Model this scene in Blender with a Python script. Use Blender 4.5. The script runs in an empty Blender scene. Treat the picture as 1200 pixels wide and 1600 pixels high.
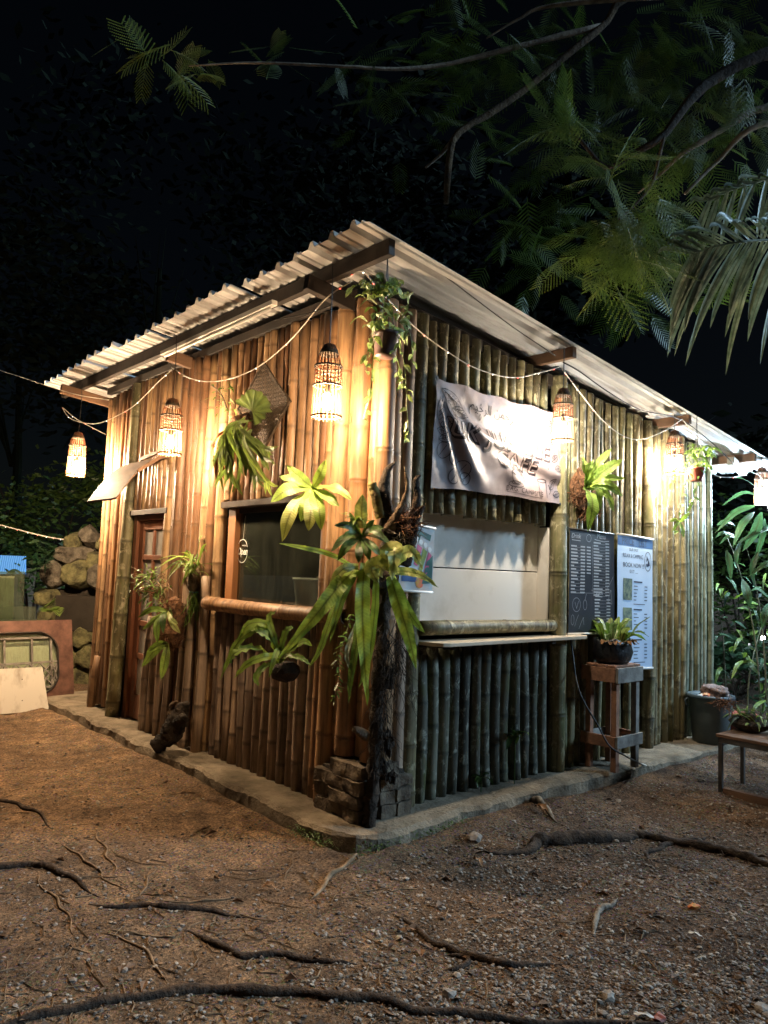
import bpy, bmesh, math, random
from mathutils import Vector, Matrix, noise as mnoise

random.seed(7)
S = bpy.context.scene
COL = S.collection
V = Vector

# ------------------------------------------------------------------ camera
CAM = V((-3.0426, -3.5268, 1.5725))
YAW, PIT, ROL, FPX = 0.8451, 0.0819, 0.0361, 1170.52
FW = V((math.cos(YAW) * math.cos(PIT), math.sin(YAW) * math.cos(PIT), math.sin(PIT)))
_rt = V((math.sin(YAW), -math.cos(YAW), 0)); _up = _rt.cross(FW)
RT = _rt * math.cos(ROL) + _up * math.sin(ROL)
UP = -_rt * math.sin(ROL) + _up * math.cos(ROL)
cam = bpy.data.cameras.new('camera'); cam_o = bpy.data.objects.new('camera', cam); COL.objects.link(cam_o)
cam.sensor_fit = 'VERTICAL'; cam.sensor_height = 36.0; cam.lens = FPX / 1600 * 36
cam.clip_start = 0.05; cam.clip_end = 600
m = Matrix((RT, UP, -FW)).transposed().to_4x4(); m.translation = CAM
cam_o.matrix_world = m
S.camera = cam_o

# ------------------------------------------------------------------ night sky and added cool side light
FILL_AZ, FILL_EL = math.radians(-44), math.radians(24)          # azimuth measured from +X
world = bpy.data.worlds.new('World'); S.world = world; world.use_nodes = True
wn = world.node_tree
sky = wn.nodes.new('ShaderNodeTexSky'); sky.sky_type = 'NISHITA'; sky.sun_disc = False
sky.sun_elevation = FILL_EL; sky.sun_rotation = math.pi / 2 - FILL_AZ
bg = wn.nodes['Background']; bg.inputs['Strength'].default_value = 0.0004
wn.links.new(sky.outputs['Color'], bg.inputs['Color'])
sun = bpy.data.lights.new('cool_fill', 'SUN'); sun.energy = 1.5; sun.angle = math.radians(12); sun.color = (0.48, 0.74, 1.0)  # added sun lamp standing in for cool lamps out of view
sun_o = bpy.data.objects.new('cool_fill', sun); COL.objects.link(sun_o)
md = V((math.cos(FILL_AZ) * math.cos(FILL_EL), math.sin(FILL_AZ) * math.cos(FILL_EL), math.sin(FILL_EL)))
sun_o.rotation_euler = md.to_track_quat('Z', 'Y').to_euler(); sun_o.location = md * 30

vs = S.view_settings; vs.view_transform = 'Standard'; vs.look = 'None'; vs.exposure = 1.12; vs.gamma = 1.0
vs.use_curve_mapping = False
S.render.engine = 'CYCLES'
cy = S.cycles
cy.use_denoising = True
cy.max_bounces = 6; cy.diffuse_bounces = 3; cy.glossy_bounces = 3; cy.transmission_bounces = 5
cy.transparent_max_bounces = 12
cy.sample_clamp_indirect = 4.0
cy.caustics_reflective = False; cy.caustics_refractive = False


def at(px, py, t):
    """world point seen at photo pixel (px,py) (1200x1600) at depth t metres"""
    return CAM + (FW + RT * ((px - 600) / FPX) - UP * ((py - 800) / FPX)) * t


def on_ground(px, py, z=0.0):
    d = FW + RT * ((px - 600) / FPX) - UP * ((py - 800) / FPX)
    return CAM + d * ((z - CAM.z) / d.z)


def on_x(px, py, x=0.0):
    d = FW + RT * ((px - 600) / FPX) - UP * ((py - 800) / FPX)
    return CAM + d * ((x - CAM.x) / d.x)


def on_y(px, py, y=0.0):
    d = FW + RT * ((px - 600) / FPX) - UP * ((py - 800) / FPX)
    return CAM + d * ((y - CAM.y) / d.y)


def rnd(a, b):
    return random.uniform(a, b)


# ------------------------------------------------------------------ materials
MATS = {}


def new_mat(name):
    m = bpy.data.materials.new(name); m.use_nodes = True
    nt = m.node_tree
    b = nt.nodes['Principled BSDF']
    MATS[name] = m
    return m, nt, b


def nd(nt, t, **kw):
    n = nt.nodes.new(t)
    for k, v in kw.items():
        setattr(n, k, v)
    return n


def noise(nt, scale, detail=4, rough=.6, stretch=None, src=None, dist=0.0):
    if src is None:
        g = nd(nt, 'ShaderNodeNewGeometry'); src = g.outputs['Position']
    mp = nd(nt, 'ShaderNodeMapping')
    mp.inputs['Scale'].default_value = stretch or (1, 1, 1)
    nt.links.new(src, mp.inputs['Vector'])
    n = nd(nt, 'ShaderNodeTexNoise')
    n.inputs['Scale'].default_value = scale; n.inputs['Detail'].default_value = detail
    n.inputs['Roughness'].default_value = rough; n.inputs['Distortion'].default_value = dist
    nt.links.new(mp.outputs['Vector'], n.inputs['Vector'])
    return n.outputs['Fac']


def ramp(nt, fac, stops):
    r = nd(nt, 'ShaderNodeValToRGB')
    e = r.color_ramp.elements
    while len(e) > 1:
        e.remove(e[-1])
    e[0].position = stops[0][0]; e[0].color = (*stops[0][1], 1)
    for p, c in stops[1:]:
        x = e.new(p); x.color = (*c, 1)
    nt.links.new(fac, r.inputs['Fac'])
    return r.outputs['Color']


def mix(nt, fac, a, b, mode='MIX'):
    m = nd(nt, 'ShaderNodeMix'); m.data_type = 'RGBA'; m.blend_type = mode
    for sock, v in ((m.inputs[0], fac), (m.inputs[6], a), (m.inputs[7], b)):
        if isinstance(v, (int, float)):
            sock.default_value = v
        elif isinstance(v, tuple):
            sock.default_value = (*v, 1)
        else:
            nt.links.new(v, sock)
    return m.outputs[2]


def bump(nt, b, h, strength=.3, dist=.01):
    n = nd(nt, 'ShaderNodeBump'); n.inputs['Strength'].default_value = strength; n.inputs['Distance'].default_value = dist
    nt.links.new(h, n.inputs['Height']); nt.links.new(n.outputs['Normal'], b.inputs['Normal'])


def simple(name, c1, c2=None, scale=8, rough=.7, bstr=.2, bscale=None, bdist=.01, metal=0.0, stretch=None, spec=.4, lo=.35, hi=.65):
    m, nt, b = new_mat(name)
    c2 = c2 or tuple(x * .6 for x in c1)
    f = noise(nt, scale, 6, .62, stretch)
    nt.links.new(ramp(nt, f, [(lo, c2), (hi, c1)]), b.inputs['Base Color'])
    b.inputs['Roughness'].default_value = rough; b.inputs['Metallic'].default_value = metal
    b.inputs['Specular IOR Level'].default_value = spec
    if bstr:
        bump(nt, b, noise(nt, bscale or scale * 4, 5, .6, stretch), bstr, bdist)
    return m


def obj_random(nt):
    return nd(nt, 'ShaderNodeObjectInfo').outputs['Random']


def bamboo_mat(name, cols, node_col, lichen=None, lichen_amt=.55, rough=.42):
    m, nt, b = new_mat(name)
    r = obj_random(nt)
    base = ramp(nt, r, [(i / max(1, len(cols) - 1), c) for i, c in enumerate(cols)])
    st = noise(nt, 30, 5, .65, (1, 1, .05))
    base = mix(nt, .9, base, ramp(nt, st, [(.34, (.30, .26, .22)), (.5, (.9, .88, .85)), (.66, (1.25, 1.22, 1.15))]), 'MULTIPLY')
    blot = noise(nt, 3.2, 6, .7, (1, 1, .45), dist=.6)
    base = mix(nt, .75, base, ramp(nt, blot, [(.36, (.45, .40, .34)), (.5, (.95, .95, .95)), (.68, (1.2, 1.16, 1.05))]), 'MULTIPLY')
    if lichen:
        l = noise(nt, 17, 7, .72, (1, 1, .6), dist=.5)
        mask = ramp(nt, l, [(lichen_amt, (0, 0, 0)), (lichen_amt + .07, (1, 1, 1))])
        base = mix(nt, mask, base, lichen)
        l2 = noise(nt, 6, 5, .7, (1, 1, .35))
        mask2 = ramp(nt, l2, [(.52, (0, 0, 0)), (.66, (.7, .7, .7))])
        base = mix(nt, mask2, base, (.085, .095, .022))
    a = nd(nt, 'ShaderNodeAttribute', attribute_name='node_ring')
    base = mix(nt, a.outputs['Fac'], base, mix(nt, .7, base, node_col))
    nt.links.new(base, b.inputs['Base Color'])
    rr = ramp(nt, blot, [(.3, (rough + .25,) * 3), (.7, (rough,) * 3)])
    nt.links.new(rr, b.inputs['Roughness'])
    b.inputs['Specular IOR Level'].default_value = .45
    bump(nt, b, st, .18, .004)
    return m


def leaf_mat(name, c1, c2, trans=.35, rough=.42, scale=14, veins=False):
    m, nt, b = new_mat(name)
    f = noise(nt, scale, 4, .6)
    r = obj_random(nt)
    c = ramp(nt, f, [(.35, c2), (.65, c1)])
    c = mix(nt, .6, c, ramp(nt, r, [(0, (.62, .66, .6)), (.5, (1, 1, 1)), (1, (1.25, 1.15, .9))]), 'MULTIPLY')
    a = nd(nt, 'ShaderNodeAttribute', attribute_name='rib')
    ve = nd(nt, 'ShaderNodeAttribute', attribute_name='vein')
    mu = nd(nt, 'ShaderNodeMath', operation='MULTIPLY'); mu.inputs[1].default_value = 6.2832; nt.links.new(ve.outputs['Fac'], mu.inputs[0])
    sn = nd(nt, 'ShaderNodeMath', operation='SINE'); nt.links.new(mu.outputs[0], sn.inputs[0])
    c = mix(nt, .32, c, ramp(nt, sn.outputs[0], [(.0, (.80, .82, .78)), (.75, (1.0, 1.0, 1.0)), (1.0, (1.22, 1.18, 1.1))]), 'MULTIPLY')
    pat = noise(nt, 5, 5, .7)
    c = mix(nt, .55, c, ramp(nt, pat, [(.36, (.55, .62, .5)), (.52, (1, 1, 1)), (.7, (1.25, 1.15, .8))]), 'MULTIPLY')
    spots = noise(nt, 42, 5, .8)
    c = mix(nt, ramp(nt, spots, [(.66, (0, 0, 0)), (.72, (.75, .75, .75))]), c, (.12, .08, .03))
    rb = nd(nt, 'ShaderNodeMath', operation='POWER'); rb.inputs[1].default_value = 3.0; nt.links.new(a.outputs['Fac'], rb.inputs[0])
    c = mix(nt, rb.outputs[0], c, mix(nt, .75, c, (.05, .04, .015)))
    nt.links.new(c, b.inputs['Base Color'])
    b.inputs['Roughness'].default_value = rough; b.inputs['Specular IOR Level'].default_value = .4
    t = nd(nt, 'ShaderNodeBsdfTranslucent'); nt.links.new(mix(nt, 1.0, c, (1.0, 1.1, .7), 'MULTIPLY'), t.inputs['Color'])
    ms = nd(nt, 'ShaderNodeMixShader'); ms.inputs[0].default_value = trans
    nt.links.new(b.outputs[0], ms.inputs[1]); nt.links.new(t.outputs[0], ms.inputs[2])
    nt.links.new(ms.outputs[0], nt.nodes['Material Output'].inputs['Surface'])
    hb = nd(nt, 'ShaderNodeMath', operation='MULTIPLY_ADD'); hb.inputs[1].default_value = .14
    nt.links.new(sn.outputs[0], hb.inputs[0]); nt.links.new(noise(nt, 40, 4), hb.inputs[2])
    bump(nt, b, hb.outputs[0], .45, .006)
    return m


def emit_mat(name, col, strength):
    m, nt, b = new_mat(name)
    b.inputs['Base Color'].default_value = (.8, .8, .8, 1)
    b.inputs['Emission Color'].default_value = (*col, 1); b.inputs['Emission Strength'].default_value = strength
    return m


bamboo_mat('bamboo_tan', [(.25, .145, .073), (.34, .205, .105), (.20, .10, .05), (.37, .24, .125), (.27, .14, .068), (.14, .07, .035), (.30, .18, .09)],
           (.10, .055, .025))
bamboo_mat('bamboo_corner', [(.33, .185, .09), (.27, .14, .065), (.37, .22, .11)], (.12, .06, .025))
bamboo_mat('bamboo_low', [(.31, .225, .165), (.36, .26, .19), (.25, .185, .145), (.39, .285, .205)], (.08, .06, .045))  # weathered grey, lightened to carry fill light on the lower poles
bamboo_mat('bamboo_mossy', [(.165, .135, .07), (.20, .175, .09), (.13, .11, .062), (.23, .19, .10), (.15, .155, .08)],
           (.05, .04, .02), (.36, .32, .20), .535)
bamboo_mat('bamboo_green', [(.19, .23, .17), (.24, .27, .20), (.23, .21, .15), (.28, .31, .24)], (.07, .08, .05), (.38, .40, .30), .55)
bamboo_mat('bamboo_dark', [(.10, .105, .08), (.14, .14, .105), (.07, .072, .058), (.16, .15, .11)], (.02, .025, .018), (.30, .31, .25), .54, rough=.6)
simple('concrete', (.30, .245, .175), (.12, .095, .065), 4.5, .95, .9, 34, .02)
simple('block_concrete', (.20, .155, .105), (.075, .055, .04), 9, .95, .9, 30, .02)
simple('leaf_far', (.006, .009, .004), (.003, .005, .003), 9, .95, .0, spec=.1)  # night shade put into the colour: near-black so far trees stay unlit
simple('moss', (.07, .10, .025), (.02, .03, .01), 20, .95, .8, 60, .02)
simple('dark_wood', (.035, .024, .017), (.014, .010, .008), 6, .75, .4, 30, .008, stretch=(1, 1, 1))
simple('beam_wood', (.16, .085, .045), (.07, .038, .022), 7, .75, .4, 40, .006, stretch=(.3, .3, 1))
simple('door_wood', (.20, .075, .032), (.11, .038, .018), 6, .5, .25, 40, .004, stretch=(1, 1, .12))
simple('jamb_wood', (.42, .19, .07), (.26, .11, .045), 6, .55, .25, 40, .004, stretch=(1, 1, .12))
simple('red_wood', (.30, .105, .045), (.16, .055, .03), 9, .7, .4, 50, .006)
simple('stand_wood', (.34, .165, .095), (.16, .08, .05), 11, .85, .6, 50, .006)
simple('grey_wood', (.27, .245, .21), (.12, .10, .085), 9, .8, .5, 50, .006)
simple('ply', (.62, .50, .36), (.50, .39, .27), 5, .55, .1, 40, .003, stretch=(.2, 1, 1))
simple('cream_panel', (.72, .68, .62), (.54, .49, .42), 4, .55, .05, 30, .002, stretch=(.6, 1, .6), lo=.28, hi=.5)
simple('inner_dark', (.05, .04, .03), (.03, .024, .018), 5, .9, .2)
simple('bark', (.15, .10, .055), (.055, .036, .022), 12, .95, 1.0, 30, .03)
simple('bark_dark', (.050, .034, .022), (.014, .010, .007), 14, .95, 1.0, 34, .03)
simple('bark_pale', (.30, .25, .19), (.13, .10, .075), 14, .9, .8, 40, .015)
simple('moss_bark', (.30, .26, .08), (.12, .075, .03), 18, .9, .8, 40, .015)
simple('coir', (.24, .115, .055), (.07, .034, .018), 40, 1.0, .8, 90, .02)
simple('roof_metal', (.52, .51, .50), (.24, .215, .19), 3.4, .42, .12, 14, .01, metal=.25, stretch=(.35, 2.2, 1), spec=.5, lo=.28, hi=.56)
simple('black_plastic', (.012, .012, .014), (.008, .008, .009), 8, .32, .5, 18, .02, spec=.5)
simple('pot_brown', (.085, .042, .035), (.06, .03, .026), 8, .5, .1)
simple('pot_red', (.28, .055, .03), (.18, .035, .02), 8, .5, .1)
simple('bin_plastic', (.115, .135, .135), (.075, .09, .092), 5, .45, .15, 25, .004)
simple('bin_rim', (.07, .10, .12), (.05, .07, .085), 6, .4, .1)
simple('rattan', (.20, .075, .03), (.10, .038, .018), 30, .6, .2)
simple('woven_dark', (.085, .055, .032), (.03, .02, .012), 30, .8, .4, 80)
simple('white_plastic', (.78, .76, .72), (.70, .68, .64), 5, .4, .0)
simple('cable_white', (.62, .56, .48), (.5, .45, .38), 9, .5, .0)
simple('cable_black', (.012, .012, .012), (.01, .01, .01), 9, .5, .0)
simple('stone', (.22, .19, .145), (.05, .04, .03), 10, .95, .9, 22, .03)
simple('stone_moss', (.24, .22, .10), (.05, .045, .025), 9, .95, .9, 22, .03)
simple('mortar', (.075, .06, .045), (.03, .024, .018), 9, 1.0, .8, 30, .02)
simple('pebble', (.36, .31, .26), (.16, .13, .105), 25, .85, .3, 60, .004)
simple('litter', (.26, .15, .085), (.075, .042, .026), 30, .8, .3, 60, .004)
simple('twig', (.30, .20, .115), (.12, .075, .04), 20, .9, .6, 60, .006)
simple('root_bark', (.085, .054, .034), (.022, .014, .010), 16, .95, 1.0, 40, .02)
simple('board_white', (.62, .57, .49), (.33, .28, .22), 7, .7, .1, 30, .003, stretch=(1, 1, .3), lo=.28, hi=.5)
simple('panel_brown', (.17, .085, .06), (.075, .036, .027), 9, .45, .1, 40, .003)
simple('menu_black', (.020, .021, .028), (.012, .012, .017), 4, .35, .0, spec=.5)
simple('print_white', (.78, .78, .76), (.68, .68, .66), 6, .5, .0)
simple('print_cream', (.34, .26, .245), (.28, .21, .20), 6, .4, .0)
simple('print_grey', (.36, .36, .37), (.28, .28, .29), 6, .5, .0)
simple('print_blue', (.03, .10, .26), (.02, .07, .2), 6, .5, .0)
simple('print_ink', (.022, .010, .012), (.014, .007, .008), 6, .5, .0)
simple('print_navy', (.02, .028, .07), (.015, .02, .05), 6, .5, .0)
simple('print_teal', (.03, .14, .12), (.02, .08, .08), 12, .5, .0)
simple('print_pink', (.55, .10, .20), (.40, .07, .16), 12, .5, .0)
simple('print_green', (.30, .34, .08), (.18, .25, .05), 12, .5, .0)
simple('print_photo', (.22, .26, .16), (.02, .05, .06), 22, .5, .0)
simple('print_red', (.60, .09, .05), (.45, .30, .04), 30, .5, .0)
simple('price_sheet', (.50, .62, .78), (.42, .55, .74), 2, .4, .0, spec=.5)
simple('poster_sheet', (.42, .55, .62), (.55, .44, .38), 7, .4, .0, spec=.5)
simple('blue_sheet', (.10, .30, .62), (.07, .2, .5), 6, .5, .0)
simple('soft_bag', (.24, .15, .125), (.07, .045, .04), 55, .6, .8, 50, .02)
simple('metal_dark', (.10, .095, .09), (.05, .045, .04), 8, .45, .1, metal=.5)
simple('cover_white', (.80, .76, .70), (.74, .70, .64), 5, .5, .0)
simple('dry_leaf', (.34, .16, .06), (.13, .065, .03), 18, .8, .4, 50, .006)
leaf_mat('leaf_fern', (.31, .42, .10), (.20, .30, .07), .34)
leaf_mat('leaf_pale', (.42, .44, .19), (.29, .34, .12), .28)
leaf_mat('leaf_deep', (.085, .15, .035), (.045, .09, .025), .22)
leaf_mat('leaf_mid', (.18, .27, .06), (.11, .18, .04), .30)
leaf_mat('leaf_variegated', (.42, .46, .26), (.12, .21, .06), .25, scale=38)
leaf_mat('leaf_canopy', (.16, .215, .055), (.09, .14, .04), .42)
leaf_mat('leaf_bamboo', (.06, .125, .07), (.035, .08, .045), .30)
leaf_mat('leaf_palm', (.46, .52, .50), (.20, .26, .24), .10, rough=.3)
leaf_mat('leaf_stag', (.18, .235, .065), (.11, .15, .045), .25)


def glass_mat(name, tint, fac=.9, rough=.02):
    m, nt, b = new_mat(name)
    t = nd(nt, 'ShaderNodeBsdfTransparent'); t.inputs['Color'].default_value = (*tint, 1)
    g = nd(nt, 'ShaderNodeBsdfGlossy'); g.inputs['Roughness'].default_value = rough
    d = nd(nt, 'ShaderNodeBsdfDiffuse'); d.inputs['Color'].default_value = (.26, .28, .22, 1)
    lw = nd(nt, 'ShaderNodeLayerWeight'); lw.inputs['Blend'].default_value = .5
    pwn = nd(nt, 'ShaderNodeMath', operation='POWER'); pwn.inputs[1].default_value = 4.0; nt.links.new(lw.outputs['Facing'], pwn.inputs[0])
    fr = nd(nt, 'ShaderNodeMath', operation='MULTIPLY_ADD'); fr.inputs[1].default_value = .85; fr.inputs[2].default_value = .06; nt.links.new(pwn.outputs[0], fr.inputs[0])
    ms = nd(nt, 'ShaderNodeMixShader'); nt.links.new(fr.outputs[0], ms.inputs[0])
    nt.links.new(t.outputs[0], ms.inputs[1]); nt.links.new(g.outputs[0], ms.inputs[2])
    # dust film and rain streaks on the pane
    f = noise(nt, 70, 6, .7, (1, 1, .03)); f0 = noise(nt, 5, 5, .65, (1, 1, .6))
    du = ramp(nt, f, [(.42, ((1 - fac) * .35,) * 3), (.75, (1 - fac,) * 3)])
    du = mix(nt, 1.0, du, ramp(nt, f0, [(.3, (.4, .4, .4)), (.7, (1, 1, 1))]), 'MULTIPLY')
    ms2 = nd(nt, 'ShaderNodeMixShader'); nt.links.new(du, ms2.inputs[0])
    nt.links.new(ms.outputs[0], ms2.inputs[1]); nt.links.new(d.outputs[0], ms2.inputs[2])
    nt.links.new(ms2.outputs[0], nt.nodes['Material Output'].inputs['Surface'])
    return m


glass_mat('glass_window', (.80, .84, .80), .86)
glass_mat('glass_sheet', (.72, .80, .66), .55)
simple('glass_frosted', (.30, .28, .25), (.20, .185, .165), 4, .25, .05, 20, .002, spec=.6)

m, nt, b = new_mat('slat_glow')
b.inputs['Base Color'].default_value = (.45, .19, .07, 1); b.inputs['Roughness'].default_value = .55
tr = nd(nt, 'ShaderNodeBsdfTranslucent'); tr.inputs['Color'].default_value = (1.0, .80, .58, 1)
ms = nd(nt, 'ShaderNodeMixShader'); ms.inputs[0].default_value = .65
nt.links.new(b.outputs[0], ms.inputs[1]); nt.links.new(tr.outputs[0], ms.inputs[2])
nt.links.new(ms.outputs[0], nt.nodes['Material Output'].inputs['Surface'])

# ground dirt
m, nt, b = new_mat('dirt')
f1 = noise(nt, 1.6, 8, .72); f2 = noise(nt, 9, 8, .7); f3 = noise(nt, 60, 6, .75)
c = ramp(nt, f1, [(.32, (.11, .080, .058)), (.48, (.24, .168, .11)), (.66, (.42, .295, .185))])
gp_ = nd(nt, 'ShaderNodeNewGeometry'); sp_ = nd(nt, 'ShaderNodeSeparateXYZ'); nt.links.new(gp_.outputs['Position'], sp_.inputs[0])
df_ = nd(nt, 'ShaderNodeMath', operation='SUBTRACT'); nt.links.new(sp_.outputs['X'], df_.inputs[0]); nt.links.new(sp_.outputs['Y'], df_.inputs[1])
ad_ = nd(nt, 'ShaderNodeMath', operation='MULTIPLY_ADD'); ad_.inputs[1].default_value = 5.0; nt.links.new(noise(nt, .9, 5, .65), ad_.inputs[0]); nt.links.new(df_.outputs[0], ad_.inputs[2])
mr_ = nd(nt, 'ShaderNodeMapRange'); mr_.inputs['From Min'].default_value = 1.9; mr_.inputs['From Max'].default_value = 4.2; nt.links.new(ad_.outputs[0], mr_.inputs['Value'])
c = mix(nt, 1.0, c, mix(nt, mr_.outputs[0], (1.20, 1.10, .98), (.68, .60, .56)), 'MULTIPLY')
c = mix(nt, .8, c, ramp(nt, f2, [(.32, (.35, .33, .31)), (.5, (.95, .95, .95)), (.68, (1.5, 1.45, 1.4))]), 'MULTIPLY')
c = mix(nt, 1.0, c, ramp(nt, f3, [(.34, (.22, .20, .19)), (.5, (.95, .95, .95)), (.66, (1.8, 1.75, 1.7))]), 'MULTIPLY')
vo = nd(nt, 'ShaderNodeTexVoronoi'); vo.inputs['Scale'].default_value = 55
gg = nd(nt, 'ShaderNodeNewGeometry'); nt.links.new(gg.outputs['Position'], vo.inputs['Vector'])
gm = noise(nt, 1.7, 4, .6)
gmask = mix(nt, 1.0, ramp(nt, gm, [(.46, (0, 0, 0)), (.62, (1, 1, 1))]), ramp(nt, vo.outputs['Distance'], [(.25, (1, 1, 1)), (.45, (0, 0, 0))]), 'MULTIPLY')
c = mix(nt, mix(nt, 1.0, gmask, (.55, .55, .55), 'MULTIPLY'), c, vo.outputs['Color'])
c = mix(nt, .0, c, (1, 1, 1), 'MULTIPLY')
hs = nd(nt, 'ShaderNodeHueSaturation'); hs.inputs['Saturation'].default_value = 1.0
grey = mix(nt, gmask, c, mix(nt, .9, (.22, .18, .14), f3, 'MULTIPLY'))
nt.links.new(grey, hs.inputs['Color']); nt.links.new(hs.outputs[0], b.inputs['Base Color'])
b.inputs['Roughness'].default_value = .95; b.inputs['Specular IOR Level'].default_value = .25
bn = nd(nt, 'ShaderNodeMath', operation='ADD'); nt.links.new(f2, bn.inputs[0]); nt.links.new(f3, bn.inputs[1])
bump(nt, b, bn.outputs[0], 1.0, .045)

# printed banner: pale satin cloth
m, nt, b = new_mat('banner_cloth')
f = noise(nt, 3, 4)
nt.links.new(ramp(nt, f, [(.35, (.185, .145, .15)), (.65, (.26, .205, .20))]), b.inputs['Base Color'])
b.inputs['Roughness'].default_value = .46; b.inputs['Specular IOR Level'].default_value = .45
emit_mat('led_white', (1, .92, .8), 2.0); emit_mat('led_red', (1, .08, .04), 2.0)


# ------------------------------------------------------------------ mesh helpers
class MB:
    def __init__(s):
        s.v = []; s.f = []; s.attr = []; s.mi = []; s.vein = []

    def add(s, verts, faces, a=0.0, mi=0, vein=None):
        o = len(s.v)
        s.vein += vein or [0.0] * len(verts)
        s.v += [V(p) for p in verts]
        s.attr += (a if isinstance(a, list) else [a] * len(verts))
        s.f += [tuple(i + o for i in f) for f in faces]
        s.mi += [mi] * len(faces)
        return s

    def box(s, lo, hi, M=None, mi=0):
        x0, y0, z0 = lo; x1, y1, z1 = hi
        vs_ = [V(p) for p in ((x0, y0, z0), (x1, y0, z0), (x1, y1, z0), (x0, y1, z0), (x0, y0, z1), (x1, y0, z1), (x1, y1, z1), (x0, y1, z1))]
        if M is not None:
            vs_ = [M @ p for p in vs_]
        return s.add(vs_, [(0, 3, 2, 1), (4, 5, 6, 7), (0, 1, 5, 4), (1, 2, 6, 5), (2, 3, 7, 6), (3, 0, 4, 7)], mi=mi)

    def bar(s, p, q, w, h, up=V((0, 0, 1)), mi=0):
        p, q = V(p), V(q); d = (q - p); L = d.length; d.normalize()
        sd = d.cross(up)
        if sd.length < 1e-4:
            sd = d.cross(V((1, 0, 0)))
        sd.normalize(); u = sd.cross(d)
        c = [p + sd * a * w / 2 + u * b_ * h / 2 for a, b_ in ((-1, -1), (1, -1), (1, 1), (-1, 1))]
        c += [x + d * L for x in c]
        return s.add(c, [(0, 1, 2, 3), (7, 6, 5, 4), (0, 4, 5, 1), (1, 5, 6, 2), (2, 6, 7, 3), (3, 7, 4, 0)], mi=mi)

    def tube(s, pts, rad, n=8, cap=True, attr=None, mi=0, jit=0.0, hollow=0.0):
        pts = [V(p) for p in pts]; N = len(pts)
        if isinstance(rad, (int, float)):
            rad = [rad] * N
        t0 = (pts[1] - pts[0]).normalized()
        ref = V((0, 0, 1)) if abs(t0.z) < .9 else V((1, 0, 0))
        u = t0.cross(ref).normalized(); vs_ = []; at_ = []
        for i, p in enumerate(pts):
            t = (pts[min(i + 1, N - 1)] - pts[max(i - 1, 0)])
            t = t.normalized() if t.length > 1e-9 else t0
            u = (u - t * u.dot(t)).normalized(); w = t.cross(u)
            for k in range(n):
                a = 2 * math.pi * k / n
                r = rad[i] * (1 + (rnd(-jit, jit) if jit else 0))
                vs_.append(p + (u * math.cos(a) + w * math.sin(a)) * r)
                at_.append(attr[i] if attr else 0.0)
        fs = [(i * n + k, i * n + (k + 1) % n, (i + 1) * n + (k + 1) % n, (i + 1) * n + k) for i in range(N - 1) for k in range(n)]
        if cap:
            fs.append(tuple(reversed(range(n))))
            if hollow:
                o = len(vs_); te = (pts[-1] - pts[-2]).normalized()
                for k in range(n):
                    vs_.append(pts[-1] + (vs_[(N - 1) * n + k] - pts[-1]) * .74); at_.append(0)
                for k in range(n):
                    vs_.append(pts[-1] - te * hollow + (vs_[(N - 1) * n + k] - pts[-1]) * .72); at_.append(1)
                for k in range(n):
                    k2 = (k + 1) % n
                    fs.append(((N - 1) * n + k, (N - 1) * n + k2, o + k2, o + k))
                    fs.append((o + k, o + k2, o + n + k2, o + n + k))
                fs.append(tuple(o + n + k for k in range(n)))
            else:
                fs.append(tuple((N - 1) * n + k for k in range(n)))
        return s.add(vs_, fs, at_, mi)

    def lathe(s, base, prof, n=20, axis=V((0, 0, 1)), mi=0, wob=0.0):
        base = V(base); vs_ = []
        q = axis.to_track_quat('Z', 'Y')
        for r, z in prof:
            for k in range(n):
                a = 2 * math.pi * k / n
                rr = r * (1 + (rnd(-wob, wob) if wob else 0))
                vs_.append(base + q @ V((rr * math.cos(a), rr * math.sin(a), z)))
        fs = [(i * n + k, i * n + (k + 1) % n, (i + 1) * n + (k + 1) % n, (i + 1) * n + k) for i in range(len(prof) - 1) for k in range(n)]
        if prof[0][0] > 1e-6:
            fs.append(tuple(reversed(range(n))))
        if prof[-1][0] > 1e-6:
            fs.append(tuple((len(prof) - 1) * n + k for k in range(n)))
        return s.add(vs_, fs, mi=mi)

    def rock(s, c, r, seed=0, sub=1, squash=(1, 1, 1), amp=.25, mi=0):
        bm = bmesh.new(); bmesh.ops.create_icosphere(bm, subdivisions=sub, radius=1)
        vs_ = []
        for v in bm.verts:
            p = v.co.copy()
            k = 1 + amp * mnoise.noise(p * 1.3 + V((seed * 3.17, seed * 1.3, seed * .7)))
            k += amp * .4 * mnoise.noise(p * 3.1 + V((seed, 0, 0)))
            p = V((p.x * squash[0], p.y * squash[1], p.z * squash[2])) * k * r
            vs_.append(V(c) + p)
        fs = [tuple(v.index for v in f.verts) for f in bm.faces]
        bm.free()
        return s.add(vs_, fs, mi=mi)


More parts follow.
